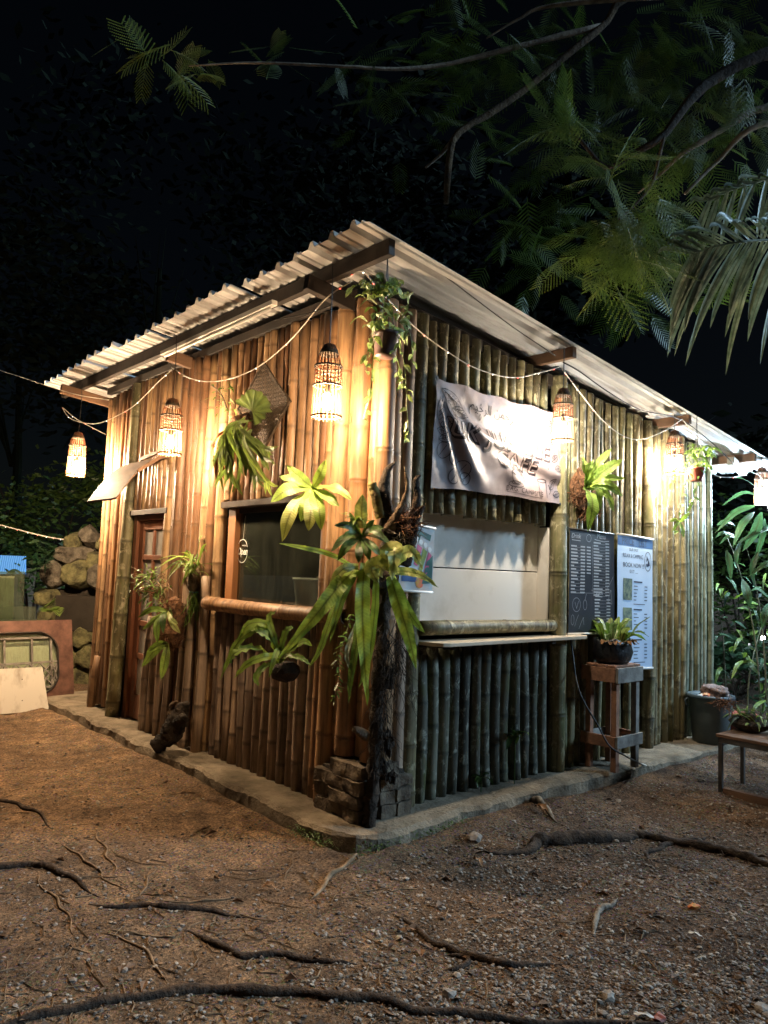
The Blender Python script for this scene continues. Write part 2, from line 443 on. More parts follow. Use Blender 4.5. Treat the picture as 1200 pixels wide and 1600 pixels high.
def build(name, mb, mat, parent=None, origin=None, smooth=False, label=None, cat=None, group=None, kind=None, bevel=0.0, attr=None):
    me = bpy.data.meshes.new(name)
    o_ = V(origin) if origin is not None else V((0, 0, 0))
    me.from_pydata([tuple(p - o_) for p in mb.v], [], mb.f)
    mats = mat if isinstance(mat, (list, tuple)) else [mat]
    for mm in mats:
        me.materials.append(MATS[mm])
    if len(mats) > 1:
        me.polygons.foreach_set('material_index', mb.mi)
    if attr == 'rib' and len(mb.vein) == len(mb.v):
        a = me.attributes.new('vein', 'FLOAT', 'POINT'); a.data.foreach_set('value', mb.vein)
    if attr:
        a = me.attributes.new(attr, 'FLOAT', 'POINT'); a.data.foreach_set('value', mb.attr)
    if smooth:
        me.polygons.foreach_set('use_smooth', [True] * len(me.polygons))
    me.update()
    o = bpy.data.objects.new(name, me); COL.objects.link(o)
    if bevel:
        bv = o.modifiers.new('bevel', 'BEVEL'); bv.width = bevel; bv.segments = 2; bv.limit_method = 'ANGLE'
    o.location = o_
    if parent is not None:
        o.parent = parent
        ploc = V((0, 0, 0)); p = parent
        while p is not None:
            ploc += V(p.location); p = p.parent
        o.location = o_ - ploc
    tag(o, label, cat, group, kind)
    return o


def tag(o, label=None, cat=None, group=None, kind=None):
    for k, v_ in (('label', label), ('category', cat), ('group', group), ('kind', kind)):
        if v_:
            o[k] = v_
    return o


def thing(name, loc, label, cat, group=None):
    o = bpy.data.objects.new(name, None); COL.objects.link(o); o.location = V(loc); o.empty_display_size = .1
    return tag(o, label, cat, group)


def catmull(P, n):
    P = [V(p) for p in P]
    if len(P) == 2:
        P = [P[0], P[0].lerp(P[1], .5), P[1]]
    Q = [P[0] * 2 - P[1]] + P + [P[-1] * 2 - P[-2]]
    out = []
    seg = len(P) - 1
    for i in range(n + 1):
        u = i / n * seg; k = min(int(u), seg - 1); t = u - k
        a, b_, c_, d = Q[k], Q[k + 1], Q[k + 2], Q[k + 3]
        out.append(.5 * ((2 * b_) + (c_ - a) * t + (2 * a - 5 * b_ + 4 * c_ - d) * t * t + (3 * b_ - a - 3 * c_ + d) * t ** 3))
    return out


def strap_leaf(mb, P, w, nrm, n=14, fold=.18, wave=.10, wfreq=9, base=.25, peak=.55, tipw=0.0, ph=None):
    """a long leaf along P; nrm = upper side direction"""
    pts = catmull(P, n); nrm = V(nrm).normalized()
    ph = rnd(0, 6) if ph is None else ph
    vs_, at_, ve_ = [], [], []
    Lt = sum((pts[i + 1] - pts[i]).length for i in range(n)) / max(w, .004)
    for i, p in enumerate(pts):
        u = i / n
        t = (pts[min(i + 1, n)] - pts[max(i - 1, 0)]).normalized()
        sd = t.cross(nrm)
        if sd.length < 1e-3:
            sd = t.cross(V((.3, .9, .1)))
        sd.normalize(); up = sd.cross(t).normalized()
        if u < peak:
            k = base + (1 - base) * math.sin(u / peak * math.pi / 2)
        else:
            k = max(tipw, math.cos((u - peak) / (1 - peak) * math.pi / 2) ** .8)
        hw = w / 2 * k
        for j, s_ in enumerate((-1, -.5, 0, .5, 1)):
            wv = wave * w * math.sin(u * wfreq * 2 + ph + (1.3 if s_ > 0 else 0)) * abs(s_) * (abs(s_) > .6)
            vs_.append(p + sd * hw * s_ + up * (abs(s_) * fold * hw + wv))
            at_.append(1.0 if j == 2 else 0.0); ve_.append(u * Lt * 4.5 - abs(s_) * 1.1)
    fs = [(i * 5 + j, i * 5 + j + 1, (i + 1) * 5 + j + 1, (i + 1) * 5 + j) for i in range(n) for j in range(4)]
    mb.add(vs_, fs, at_, vein=ve_)
    return mb


def blade(mb, p, d, L, w, droop=.3, n=4, nrm=None):
    """small narrow leaf"""
    p = V(p); d = V(d).normalized()
    nrm = nrm or (V((rnd(-.5, .5), rnd(-.5, .5), 1)))
    sd = d.cross(nrm)
    if sd.length < 1e-3:
        sd = d.cross(V((1, 0, 0)))
    sd.normalize(); vs_ = []
    for i in range(n + 1):
        u = i / n
        c_ = p + d * L * u + V((0, 0, -droop * L * u * u))
        k = math.sin(math.pi * min(1, .12 + u * .88)) ** .8 if i < n else 0.02
        vs_ += [c_ - sd * w / 2 * k, c_ + sd * w / 2 * k]
    mb.add(vs_, [(2 * i, 2 * i + 1, 2 * i + 3, 2 * i + 2) for i in range(n)])


def rand_dir(zmin=-1, zmax=1):
    z = rnd(zmin, zmax); a = rnd(0, 2 * math.pi); r = math.sqrt(max(0, 1 - z * z))
    return V((r * math.cos(a), r * math.sin(a), z))


def text_mesh(txt, size, shear=0.0, extr=0.0, align='CENTER', spacing=1.0, bold=0.0):
    cu = bpy.data.curves.new('t', 'FONT'); cu.offset = bold; cu.body = txt; cu.size = size; cu.shear = shear; cu.align_x = align; cu.align_y = 'CENTER'
    cu.space_character = spacing; cu.resolution_u = 3
    o = bpy.data.objects.new('t', cu); COL.objects.link(o)
    bpy.context.view_layer.update()
    me = bpy.data.meshes.new_from_object(o.evaluated_get(bpy.context.evaluated_depsgraph_get()))
    vs_ = [v.co.copy() for v in me.vertices]; fs = [tuple(p.vertices) for p in me.polygons]
    bpy.data.objects.remove(o); bpy.data.curves.remove(cu); bpy.data.meshes.remove(me)
    return vs_, fs

# ================================================================== ground
def ground_h(x, y):
    p = V((x, y, 0))
    h = .035 * mnoise.noise(p * .7) + .018 * mnoise.noise(p * 2.3 + V((5, 2, 1))) + .008 * mnoise.noise(p * 7.0) + .004 * mnoise.noise(p * 17)
    # worn hollow beside the slab and gentle fall toward the camera
    d = max(-.3 - x, -.3 - y, 0.0)
    side = 1.0 if y > .3 else 1.1
    return h - .03 + .072 * side * math.exp(-d / .35) * (1 if (x < -.3 or y < -.3) else .6)


GX = [math.sinh(u / 40 * 2.2) for u in range(-150, 151)]
mx = GX[-1]


def gmap(i, c_, R):
    u = (i - 110) / 110
    return c_ + (u * 5.0 if abs(u) < .82 else math.copysign(4.1 + ((abs(u) - .82) / .18) ** 3 * R + (abs(u) - .82) * 5, u))


NG = 221
mb = MB(); vs_ = []
for j in range(NG):
    for i in range(NG):
        x = gmap(i, .3, 160); y = gmap(j, -.2, 160)
        vs_.append(V((x, y, ground_h(x, y))))
mb.add(vs_, [(j * NG + i, j * NG + i + 1, (j + 1) * NG + i + 1, (j + 1) * NG + i) for j in range(NG - 1) for i in range(NG - 1)])
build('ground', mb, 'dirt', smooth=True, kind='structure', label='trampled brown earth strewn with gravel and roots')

# concrete slab under the hut, rounded worn front corner
SLAB = [(-.27, 5.3), (-.27, 3.2), (-.27, 2.0), (-.29, 1.0), (-.31, .4), (-.33, .1), (-.31, -.1), (-.24, -.23), (-.12, -.285), (.1, -.285), (.5, -.255), (1.2, -.245),
        (2.0, -.255), (2.7, -.30), (3.4, -.36), (4.2, -.36), (4.75, -.38), (5.2, -.36), (5.2, 5.3)]
pts = []
for (ax, ay), (bx_, by_) in zip(SLAB[:-1], SLAB[1:]):
    L_ = math.hypot(bx_ - ax, by_ - ay); k = max(1, int(L_ / .025)) if L_ < 3 else 4
    for i in range(k):
        pts.append((ax + (bx_ - ax) * i / k, ay + (by_ - ay) * i / k))
pts.append(SLAB[-1])
mb = MB(); n = len(pts); rows = []
for lvl, (ins, z) in enumerate(((-.015, -.12), (0, .03), (.004, .075), (.03, .096), (.12, .100))):
    row = []
    for (x, y) in pts:
        q = V((x, y, 0)); w = mnoise.noise(q * 4 + V((0, 0, lvl * .3))) * .026 + mnoise.noise(q * 14 + V((0, 0, lvl * .5))) * .010 + mnoise.noise(q * 31 + V((0, 0, lvl * .5))) * .005
        cx_, cy_ = 2.4, 2.4
        d = V((1 if x < 0.0 else 0, 1 if y < .0 else 0, 0))
        d = d.normalized() if d.length else d
        row.append(V((x, y, z + (w * .5 if 0 < lvl < 4 else 0))) + d * (ins + (w if lvl < 4 else 0)))
    rows.append(row)
for row in rows:
    mb.v += row
mb.attr = [0] * len(mb.v)
for l in range(4):
    for i in range(n - 1):
        mb.f.append((l * n + i, l * n + i + 1, (l + 1) * n + i + 1, (l + 1) * n + i))
mb.f.append(tuple(4 * n + i for i in range(n)))
mb.mi = [0] * len(mb.f)
build('concrete_slab', mb, 'concrete', kind='structure', label='low worn concrete plinth under the bamboo hut', smooth=False)

# ================================================================== the hut
hut = thing('bamboo_hut', (2.3, 2.2, .1), 'bamboo pole cafe hut with sloping corrugated metal roof on concrete plinth', 'hut')


def pole(p, q, r, mat, parent, name='bamboo_pole', taper=.9, n=12, step=None, bow=.012, hollow=.05):
    p, q = V(p), V(q); L_ = (q - p).length; d = (q - p).normalized()
    step = step or rnd(.26, .42)
    ref = V((1, 0, 0)) if abs(d.x) < .7 else V((0, 1, 0))
    sd = (ref - d * ref.dot(d)).normalized(); s2 = d.cross(sd)
    b1, b2 = rnd(-bow, bow), rnd(-bow, bow)
    z = rnd(.05, step); us = [0.0]
    at_ = [0.0]; rr = [1.0]
    while z < L_ - .04:
        for dz, a, k in ((-.05, 0, 1.0), (-.016, .25, 1.01), (-.006, .9, 1.075), (.003, 1, .965), (.010, .6, 1.06), (.022, .0, 1.01), (.05, 0, .99)):
            u = z + dz
            if us[-1] + .002 < u < L_ - .003:
                us.append(u); at_.append(a); rr.append(k)
        z += step * rnd(.85, 1.2)
    us.append(L_); at_.append(.15); rr.append(1.0)
    pts = []; rad = []
    for u, k in zip(us, rr):
        t = u / L_
        pts.append(p + d * u + sd * b1 * math.sin(t * math.pi) + s2 * b2 * math.sin(t * math.pi * 1.3))
        rad.append(r * k * (1 - (1 - taper) * t))
    mb = MB().tube(pts, rad, n, True, at_, hollow=hollow)
    return build(name, mb, mat, parent, origin=p, smooth=False, attr='node_ring')


def smooth_sides(o, ang=40):
    me = o.data
    me.polygons.foreach_set('use_smooth', [len(p.vertices) == 4 for p in me.polygons])


_pole0 = pole


def pole(*a, **k):
    o = _pole0(*a, **k); smooth_sides(o); return o


def roof_z(x):
    return 3.535 - .115 * x


def wall_part(name, label):
    o = bpy.data.objects.new(name, None); COL.objects.link(o); o.parent = hut; o.location = -V(hut.location)
    o['label'] = label
    return o


WL = wall_part('side_wall', 'tan bamboo pole wall with the door and window')
WR = wall_part('front_wall', 'mossy bamboo pole wall with serving hatch')


def topL(y):
    return 3.36 + .05 * math.sin(max(0, min(1, y / 4.4)) * math.pi) + rnd(-.012, .012)


def topR(x):
    return 3.35 - .082 * x + rnd(-.02, .012)


# --- side wall (plane x = 0)
y = 4.43
while y > 3.82:
    r = rnd(.034, .046)
    sp = (y - 4.1) * .10
    pole((r + rnd(-.015, .005), y + sp + rnd(-.02, .02), .1 + rnd(0, .06)), (r + rnd(-.01, .01), y, topL(y)), r, 'bamboo_tan', WL, bow=.025)
    y -= r * 2 + rnd(.002, .012)
pole((-.03, 4.30, .10), (.0, 4.28, .62), .042, 'bamboo_tan', WL)
pole((-.035, 3.74, .10), (.02, 3.72, topL(3.7)), .068, 'bamboo_mossy', WL, step=.42)
y = 3.62
while y > 2.93:
    r = rnd(.030, .042)
    pole((r, y, 2.10 + rnd(-.01, .01)), (r, y, topL(y)), r, 'bamboo_tan', WL)
    y -= r * 2 + rnd(.004, .014)
y = 2.885
while y > 1.92:
    r = rnd(.040, .058)
    dz = 0 if y < 2.6 else 0
    pole((r + rnd(-.05, .01), y + rnd(-.02, .02), .1), (r + rnd(-.035, .015), y, topL(y)), r, 'bamboo_tan', WL, bow=.02)
    y -= r * 2 + rnd(-.004, .006)
# shorter outer poles nailed over the lower half
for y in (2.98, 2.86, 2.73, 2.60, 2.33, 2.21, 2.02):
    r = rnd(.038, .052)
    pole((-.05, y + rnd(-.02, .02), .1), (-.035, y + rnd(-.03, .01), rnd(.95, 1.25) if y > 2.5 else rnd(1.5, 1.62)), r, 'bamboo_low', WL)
y = 1.84
while y > .56:
    r = rnd(.038, .052)
    xo = rnd(-.02, .012)
    pole((r + xo, y, 2.10 + rnd(-.025, .015)), (r + xo, y, topL(y)), r, 'bamboo_tan', WL)
    y -= r * 2 + rnd(.002, .014)
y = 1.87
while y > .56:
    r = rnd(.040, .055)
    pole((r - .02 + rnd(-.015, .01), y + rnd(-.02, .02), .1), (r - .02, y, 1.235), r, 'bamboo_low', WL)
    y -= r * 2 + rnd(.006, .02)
# stout corner poles
for (x, y, r, z0, t) in ((.05, .50, .060, .1, 3.36), (.02, .385, .066, .1, 3.36), (.06, .275, .058, .45, 3.38), (.01, .17, .068, .44, 3.36), (.075, .075, .05, .44, 3.34),
                         (.03, -.045, .064, .44, 3.30)):
    pole((x - .015, y + .015, z0), (x, y - .01, t), r, 'bamboo_corner', WL, step=rnd(.34, .46), n=16)
# window sill and header
pole((-.055, 1.95, 1.285), (-.06, .16, 1.285), .055, 'bamboo_corner', WL, name='window_sill', step=.4)
build('lintel', MB().bar((.02, 1.86, 2.075), (.02, .56, 2.075), .10, .05), 'dark_wood', WL, bevel=.004)
build('lintel', MB().bar((.03, 3.66, 2.075), (.03, 2.86, 2.075), .10, .05), 'dark_wood', WL, bevel=.004)
build('inner_wall', MB().box((.145, 1.79, .1), (.165, 2.90, 3.38)), 'inner_dark', WL)
build('inner_wall', MB().box((.145, .42, .1), (.165, 1.79, 1.23)), 'inner_dark', WL)
build('inner_wall', MB().box((.145, .42, 2.08), (.165, 1.79, 3.38)), 'inner_dark', WL)
build('inner_wall', MB().box((.145, .05, .1), (.165, .42, 3.38)), 'inner_dark', WL)
build('inner_wall', MB().box((.145, 2.90, 2.12), (.165, 3.64, 3.38)), 'inner_dark', WL)
build('inner_wall', MB().box((.145, 3.64, .1), (.165, 4.5, 3.36)), 'inner_dark', WL)
build('inner_wall', MB().box((.165, 4.45, .1), (4.7, 4.5, 2.9)), 'inner_dark', WL)

# window
win = build('window', MB().box((.03, 1.715, 1.24), (.10, 1.825, 2.05)), 'jamb_wood', WL, bevel=.004)
build('frame', MB().box((.05, .50, 1.24), (.11, .585, 2.05)), 'jamb_wood', win, bevel=.004)
build('frame', MB().box((.06, .585, 1.245), (.10, 1.715, 1.285)), 'dark_wood', win)
build('frame', MB().box((.06, .585, 2.01), (.10, 1.715, 2.048)), 'dark_wood', win)
build('pane', MB().box((.078, .585, 1.285), (.084, 1.715, 2.01)), 'glass_window', win)

# door (two columns, five rows of panes)
door = build('door', MB().box((.055, 2.925, .115), (.09, 2.935, 2.03)), 'door_wood', WL)
build('frame', MB().box((.02, 3.565, .10), (.11, 3.635, 2.05)), 'door_wood', door, bevel=.004)
build('frame', MB().box((.02, 2.86, .10), (.11, 2.925, 2.05)), 'door_wood', door, bevel=.004)
build('frame', MB().box((.022, 2.926, 2.0), (.108, 3.564, 2.049)), 'door_wood', door, bevel=.004)
for ya, yb in ((3.47, 3.56), (2.93, 3.02)):
    build('stile', MB().box((.05, ya, .115), (.095, yb, 1.998)), 'door_wood', door, bevel=.005)
rz = [.115, .36, .70, 1.02, 1.34, 1.66, 1.91]
build('rail', MB().box((.052, 3.021, .116), (.093, 3.469, .34)), 'door_wood', door, bevel=.005)
for z in (.68, .99, 1.31, 1.62):
    build('rail', MB().box((.052, 3.021, z), (.093, 3.469, z + .05)), 'door_wood', door, bevel=.005)
build('rail', MB().box((.052, 3.021, 1.91), (.093, 3.469, 1.997)), 'door_wood', door, bevel=.005)
zs = [(.34, .68), (.73, .99), (1.04, 1.31), (1.36, 1.62), (1.67, 1.91)]
for za, zb in zs:
    build('glazing_bar', MB().box((.053, 3.225, za + .001), (.092, 3.265, zb - .001)), 'door_wood', door, bevel=.004)
    build('pane', MB().box((.070, 3.266, za + .001), (.075, 3.468, zb - .001)), 'glass_frosted', door)
    build('pane', MB().box((.070, 3.022, za + .001), (.075, 3.224, zb - .001)), 'glass_frosted', door)
build('curtain', MB().box((.12, 2.93, .2), (.125, 3.56, 1.98)), 'cover_white', door)

# curved board canopy over the door with its strut
mb = MB(); nA, nB = 10, 2
for side, off in ((0, 0.0), (1, .018)):
    for i in range(nA + 1):
        u = i / nA
        x = .0 - .47 * u; z = 2.58 - .43 * u + .10 * math.sin(math.pi * u) - off
        for yy in (3.56, 2.90):
            mb.v.append(V((x, yy + (.03 * u if yy > 3 else .0), z)))
mb.attr = [0] * len(mb.v); k = 2 * (nA + 1)
for i in range(nA):
    mb.f.append((2 * i, 2 * i + 1, 2 * i + 3, 2 * i + 2)); mb.f.append((k + 2 * i + 2, k + 2 * i + 3, k + 2 * i + 1, k + 2 * i))
    mb.f.append((2 * i + 1, k + 2 * i + 1, k + 2 * i + 3, 2 * i + 3)); mb.f.append((2 * i, 2 * i + 2, k + 2 * i + 2, k + 2 * i))
mb.f.append((0, k, k + 1, 1)); mb.f.append((2 * nA, 2 * nA + 1, k + 2 * nA + 1, k + 2 * nA)); mb.mi = [0] * len(mb.f)
cano = build('door_canopy', mb, 'beam_wood', WL, smooth=False, label='curved brown board canopy over the door')
build('strut', MB().bar((-.01, 2.89, 2.62), (-.30, 2.885, 2.40), .02, .03), 'beam_wood', cano)
build('strut', MB().bar((.0, 2.92, 2.66), (.0, 3.54, 2.60), .03, .03), 'beam_wood', cano)

# --- front wall (plane y = 0)
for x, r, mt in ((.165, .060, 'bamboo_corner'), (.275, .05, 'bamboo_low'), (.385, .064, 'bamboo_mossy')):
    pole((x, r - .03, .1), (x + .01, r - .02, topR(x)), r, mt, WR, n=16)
x = .505
while x < 1.84:
    r = rnd(.042, .052)
    pole((x, r, 1.995 + rnd(-.012, .008)), (x, r, topR(x)), r, 'bamboo_mossy', WR)
    x += r * 2 + rnd(.008, .018)
x = .50
while x < 1.88:
    r = rnd(.036, .048)
    pole((x + rnd(-.012, .012), r + rnd(-.02, .01), .1), (x, r, 1.09), r, 'bamboo_dark', WR)
    x += r * 2 + rnd(.014, .03)
pole((1.96, .0, .1), (1.945, .01, topR(1.94) + .03), .072, 'bamboo_mossy', WR, name='bamboo_post', n=16, step=.5)
x = 2.07; i = 0
while x < 4.62:
    r = rnd(.034, .048) if x < 3.5 else rnd(.034, .046)
    pr = rnd(-.035, .01)
    mt = 'bamboo_mossy' if x < 3.95 else ('bamboo_green' if x > 4.2 or i % 2 else 'bamboo_mossy')
    if 3.32 < x < 3.42:
        r = .068; pr = -.05; mt = 'bamboo_mossy'
    pole((x + rnd(-.02, .02), r + pr, .1), (x, r + pr, topR(x)), r, mt, WR, bow=.02)
    x += r * 2 + rnd(.010, .032); i += 1
build('inner_wall', MB().box((.1, .20, 1.995), (1.95, .215, 3.25)), 'inner_dark', WR)
build('inner_wall', MB().box((.1, .125, .1), (1.95, .14, 1.10)), 'inner_dark', WR)
build('inner_wall', MB().box((.1, .125, 1.10), (.46, .14, 1.995)), 'inner_dark', WR)
build('inner_wall', MB().box((1.95, .125, .1), (4.68, .14, 2.95)), 'inner_dark', WR)
build('inner_wall', MB().box((4.64, .14, .1), (4.68, 4.45, 2.95)), 'inner_dark', WR)
# serving hatch closed with two cream boards
hatch = build('hatch_panel', MB().box((.462, .150, 1.632), (1.905, .164, 2.03)), 'cream_panel', WR, bevel=.003)
build('panel', MB().box((.462, .151, 1.20), (1.905, .165, 1.624)), 'cream_panel', hatch, bevel=.003)
build('frame', MB().box((1.88, .05, 1.2), (1.90, .149, 1.984)), 'cream_panel', hatch)
build('sill_board', MB().box((.462, .03, 1.176), (1.879, .149, 1.199)), 'ply', hatch)
pole((.42, -.01, 1.225), (1.88, -.01, 1.218), .05, 'bamboo_mossy', WR, name='hatch_sill', step=.6)
mb = MB()
ctr = [(.40, .08), (.44, -.13), (.47, -.185), (.52, -.20), (2.12, -.16), (2.17, -.13), (2.19, .05)]
mb.add([V((a, b_, 1.118)) for a, b_ in ctr] + [V((a, b_, 1.142)) for a, b_ in ctr],
       [tuple(reversed(range(7))), tuple(range(7, 14))] + [(i, (i + 1) % 7, 7 + (i + 1) % 7, 7 + i) for i in range(7)])
build('serving_counter', mb, 'ply', WR, bevel=.003, label='pale plywood serving counter under the hatch')
build('bracket', MB().bar((.62, .03, 1.105), (.62, -.15, 1.105), .04, .025).bar((1.72, .03, 1.105), (1.72, -.14, 1.105), .04, .025), 'dark_wood', WR)

# --- roof: ribbed metal sheets, ribs running front to back of the slope
RX0, RX1, RY0, RY1 = -.42, 5.7, -.36, 5.42
roof = bpy.data.objects.new('roof', None); COL.objects.link(roof); roof.parent = hut; roof.location = -V(hut.location)
roof['label'] = 'cream ribbed metal roof sloping down to the right'
per = .206; nsh = 8; w_sheet = (RY1 - RY0) / nsh
prof = []
yy = RY0
while yy < RY1 - 1e-6:
    prof += [(yy, 0), (yy + .055, 0), (yy + .062, .012), (yy + .074, .012), (yy + .081, 0), (yy + .118, 0), (yy + .138, .042), (yy + .166, .042), (yy + .186, 0)]
    yy += per
for s_ in range(nsh):
    ya = RY0 + s_ * w_sheet; yb = ya + w_sheet
    pr = [p for p in prof if ya - .001 <= p[0] <= yb + .03]
    if len(pr) < 2:
        continue
    mb = MB(); nx = 22; lift = .003 * (s_ % 2)
    rows = []
    for i in range(nx + 1):
        u = i / nx; x = RX0 + (RX1 - RX0) * u + (.03 * math.sin(s_ * 2.1) if i == 0 else 0)
        for (yv, hv) in pr:
            sag = .004 * mnoise.noise(V((x * .9, yv * 1.7, 3))) + .0015 * mnoise.noise(V((x * 3, yv * 4, 8)))
            mb.v.append(V((x, yv, roof_z(x) + hv + sag + lift + .006 * (yv < RY0 + .02) * -3)))
    kk = len(pr)
    for i in range(nx):
        for j in range(kk - 1):
            mb.f.append((i * kk + j, i * kk + j + 1, (i + 1) * kk + j + 1, (i + 1) * kk + j))
    mb.attr = [0] * len(mb.v); mb.mi = [0] * len(mb.f)
    o = build('roof_sheet', mb, 'roof_metal', roof)
    sm = o.modifiers.new('thick', 'SOLIDIFY'); sm.thickness = .0025; sm.offset = 1

def beam(p, q, w, h, mt='dark_wood', name='beam'):
    return build(name, MB().bar(p, q, w, h), mt, roof, bevel=.004)


# purlins across the slope
for x, h, mt in ((-.20, .10, 'dark_wood'), (1.68, .085, 'beam_wood'), (3.52, .085, 'beam_wood'), (4.95, .085, 'beam_wood')):
    beam((x, -.31, roof_z(x) - .008 - h / 2), (x, 5.3, roof_z(x) - .008 - h / 2), .05, h, mt, 'purlin')
# rafters along the slope under the purlins
for yv, x0, dz in ((.33, -.36, .105), (2.55, -.24, .105), (4.72, -.42, .105)):
    za = roof_z(x0) - dz - .055; zb = roof_z(4.9) - dz - .055
    beam((x0, yv, za), (4.9, yv, zb), .055, .10, 'dark_wood' if yv < 1 else 'beam_wood', 'rafter')
beam((-.05, .06, roof_z(0) - .175), (4.7, .06, roof_z(4.7) - .10), .055, .09, 'dark_wood', 'rafter')
beam((4.70, -.16, 2.86), (5.35, -.02, 2.83), .07, .085, 'grey_wood', 'rafter')
beam((.02, .30, roof_z(0) - .10), (.02, 4.5, roof_z(0) - .10), .05, .07, 'dark_wood', 'beam')

# concrete block pier at the corner
pier = thing('block_pier', (.06, .1, .1), 'short crumbling pier of concrete blocks at the hut corner', 'pier')
random.seed(21)
for lv in range(4):
    z0 = .1 + lv * .083
    for (x0, x1, y0, y1) in ((-.115, .04, -.10, .05), (-.115, .04, .06, .21), (-.11, .04, .22, .36), (.05, .18, -.105, .05), (.19, .31, -.10, .05)):
        if lv == 3 and (x0 > .1 or y0 > .2):
            continue
        j = [rnd(-.012, .012) for _ in range(6)]
        bm = bmesh.new(); bmesh.ops.create_cube(bm, size=1); bmesh.ops.subdivide_edges(bm, edges=bm.edges[:], cuts=3, use_grid_fill=True)
        c_ = V(((x0 + x1) / 2 + j[0], (y0 + y1) / 2 + j[1], z0 + .038)); sz = V((x1 - x0 - .006, y1 - y0 - .006, .074))
        vv = []
        for v in bm.verts:
            p = V((v.co.x * sz.x, v.co.y * sz.y, v.co.z * sz.z))
            e_ = max(abs(v.co.x), abs(v.co.y), abs(v.co.z))
            p += V((mnoise.noise((c_ + p) * 16), mnoise.noise((c_ + p) * 16 + V((9, 0, 0))), mnoise.noise((c_ + p) * 13 + V((0, 9, 0))))) * .015
            vv.append(c_ + p)
        ff = [tuple(v.index for v in f.verts) for f in bm.faces]; bm.free()
        build('block', MB().add(vv, ff), 'block_concrete', pier, origin=c_)
build('core', MB().box((-.06, -.06, .1), (.28, .33, .36)), 'mortar', pier)
random.seed(3)

# ================================================================== lanterns
WARM = (1.0, .71, .43); NEUT = (1.0, .87, .68); COOL = (.60, .82, 1.0)
LANTERNS = [  # bottom centre, height, watts-like strength, colour, cord top z, label
    (at(118, 744, 7.75), .46, 5600, WARM, 3.45, 'lit fish-trap basket lantern hanging out beyond the far roof corner, leftmost'),
    (at(265, 711, 5.88), .45, 2150, WARM, 3.40, 'lit basket lantern hanging beside the door canopy strut'),
    (at(510, 654, 4.44), .45, 1700, WARM, 3.42, 'lit basket lantern on the corner poles, nearest to the hanging pot'),
    (on_y(879, 690, -.30), .40, 1100, NEUT, 3.30, 'lit basket lantern at the right edge of the cafe banner'),
    (at(1054, 741, 6.75), .40, 1450, NEUT, 3.10, 'lit basket lantern beside the red hanging pot under the lower eave'),
    (at(1191, 789, 7.9), .40, 4200, COOL, 2.98, 'cool white basket lantern beyond the end of the hut, rightmost'),
]
for i, (p, H, st, colr, ztop, lab) in enumerate(LANTERNS):
    t = thing('basket_lantern', p, lab, 'lantern', 'basket lanterns hung around the eaves')
    k = H / .47
    if 'bulb_%d' % i not in MATS:
        emit_mat('bulb_%d' % i, colr, st)
    R = [(.092, 0), (.090, .10), (.084, .205), (.083, .27), (.080, .325), (.068, .38), (.050, .43), (.034, .465)]
    R = [(r * k, z * k) for r, z in R]
    for part, R_, mt_s, ns, hw_ in (('slats', R[:3], 'slat_glow', 22, .0040), ('upper_slats', R[2:], 'rattan', 22, .0034)):
        mb = MB()
        for s_ in range(ns):
            a2 = 2 * math.pi * s_ / ns + rnd(-.03, .03); c_, sn = math.cos(a2), math.sin(a2); vv = []
            for (r, z) in R_:
                tang = V((-sn, c_, 0)) * hw_ * k; rad = V((c_, sn, 0)); pp = p + rad * r + V((0, 0, z))
                vv += [pp - tang, pp + tang, pp + tang + rad * .003, pp - tang + rad * .003]
            mb.add(vv, [(q * 4 + e_, q * 4 + (e_ + 1) % 4, q * 4 + 4 + (e_ + 1) % 4, q * 4 + 4 + e_) for q in range(len(R_) - 1) for e_ in range(4)])
        build(part, mb, mt_s, t, origin=p)

    def ring(z, r, th):
        pts = [p + V((r * math.cos(a * math.pi / 12), r * math.sin(a * math.pi / 12), z)) for a in range(25)]
        return build('ring', MB().tube(pts, th, 6, False), 'woven_dark', t, origin=p, smooth=True)
    ring(.012 * k, .093 * k, .006 * k); ring(.205 * k, .088 * k, .007 * k); ring(.325 * k, .084 * k, .008 * k)
    build('weave', MB().tube([p + V((.082 * k * math.cos(a * .5), .082 * k * math.sin(a * .5), (.225 + .09 * a / 50) * k)) for a in range(50)], .0022, 4, False), 'rattan', t, origin=p)
    build('cap', MB().lathe(p + V((0, 0, .40 * k)), [(.066 * k, 0), (.054 * k, .03 * k), (.036 * k, .06 * k), (.012 * k, .075 * k), (.0, .078 * k)], 16), 'woven_dark', t, origin=p, smooth=True)
    build('bulb', MB().lathe(p + V((0, 0, .055 * k)), [(0, 0), (.016, .003), (.026, .014), (.030, .034), (.027, .056), (.019, .080), (.015, .095)], 14), 'bulb_%d' % i, t, origin=p, smooth=True)
    build('socket', MB().lathe(p + V((0, 0, .055 * k + .096)), [(.016, 0), (.018, .03), (.012, .06), (.004, .07)], 12), 'black_plastic', t, origin=p, smooth=True)
    top = V((p.x + rnd(-.01, .01), p.y, ztop))
    build('cord', MB().tube([p + V((0, 0, .15 * k)), p + V((0, 0, .47 * k)), p.lerp(top, .7) + V((.008, .004, .12)), top], .0035, 5), 'cable_black', t, origin=p)

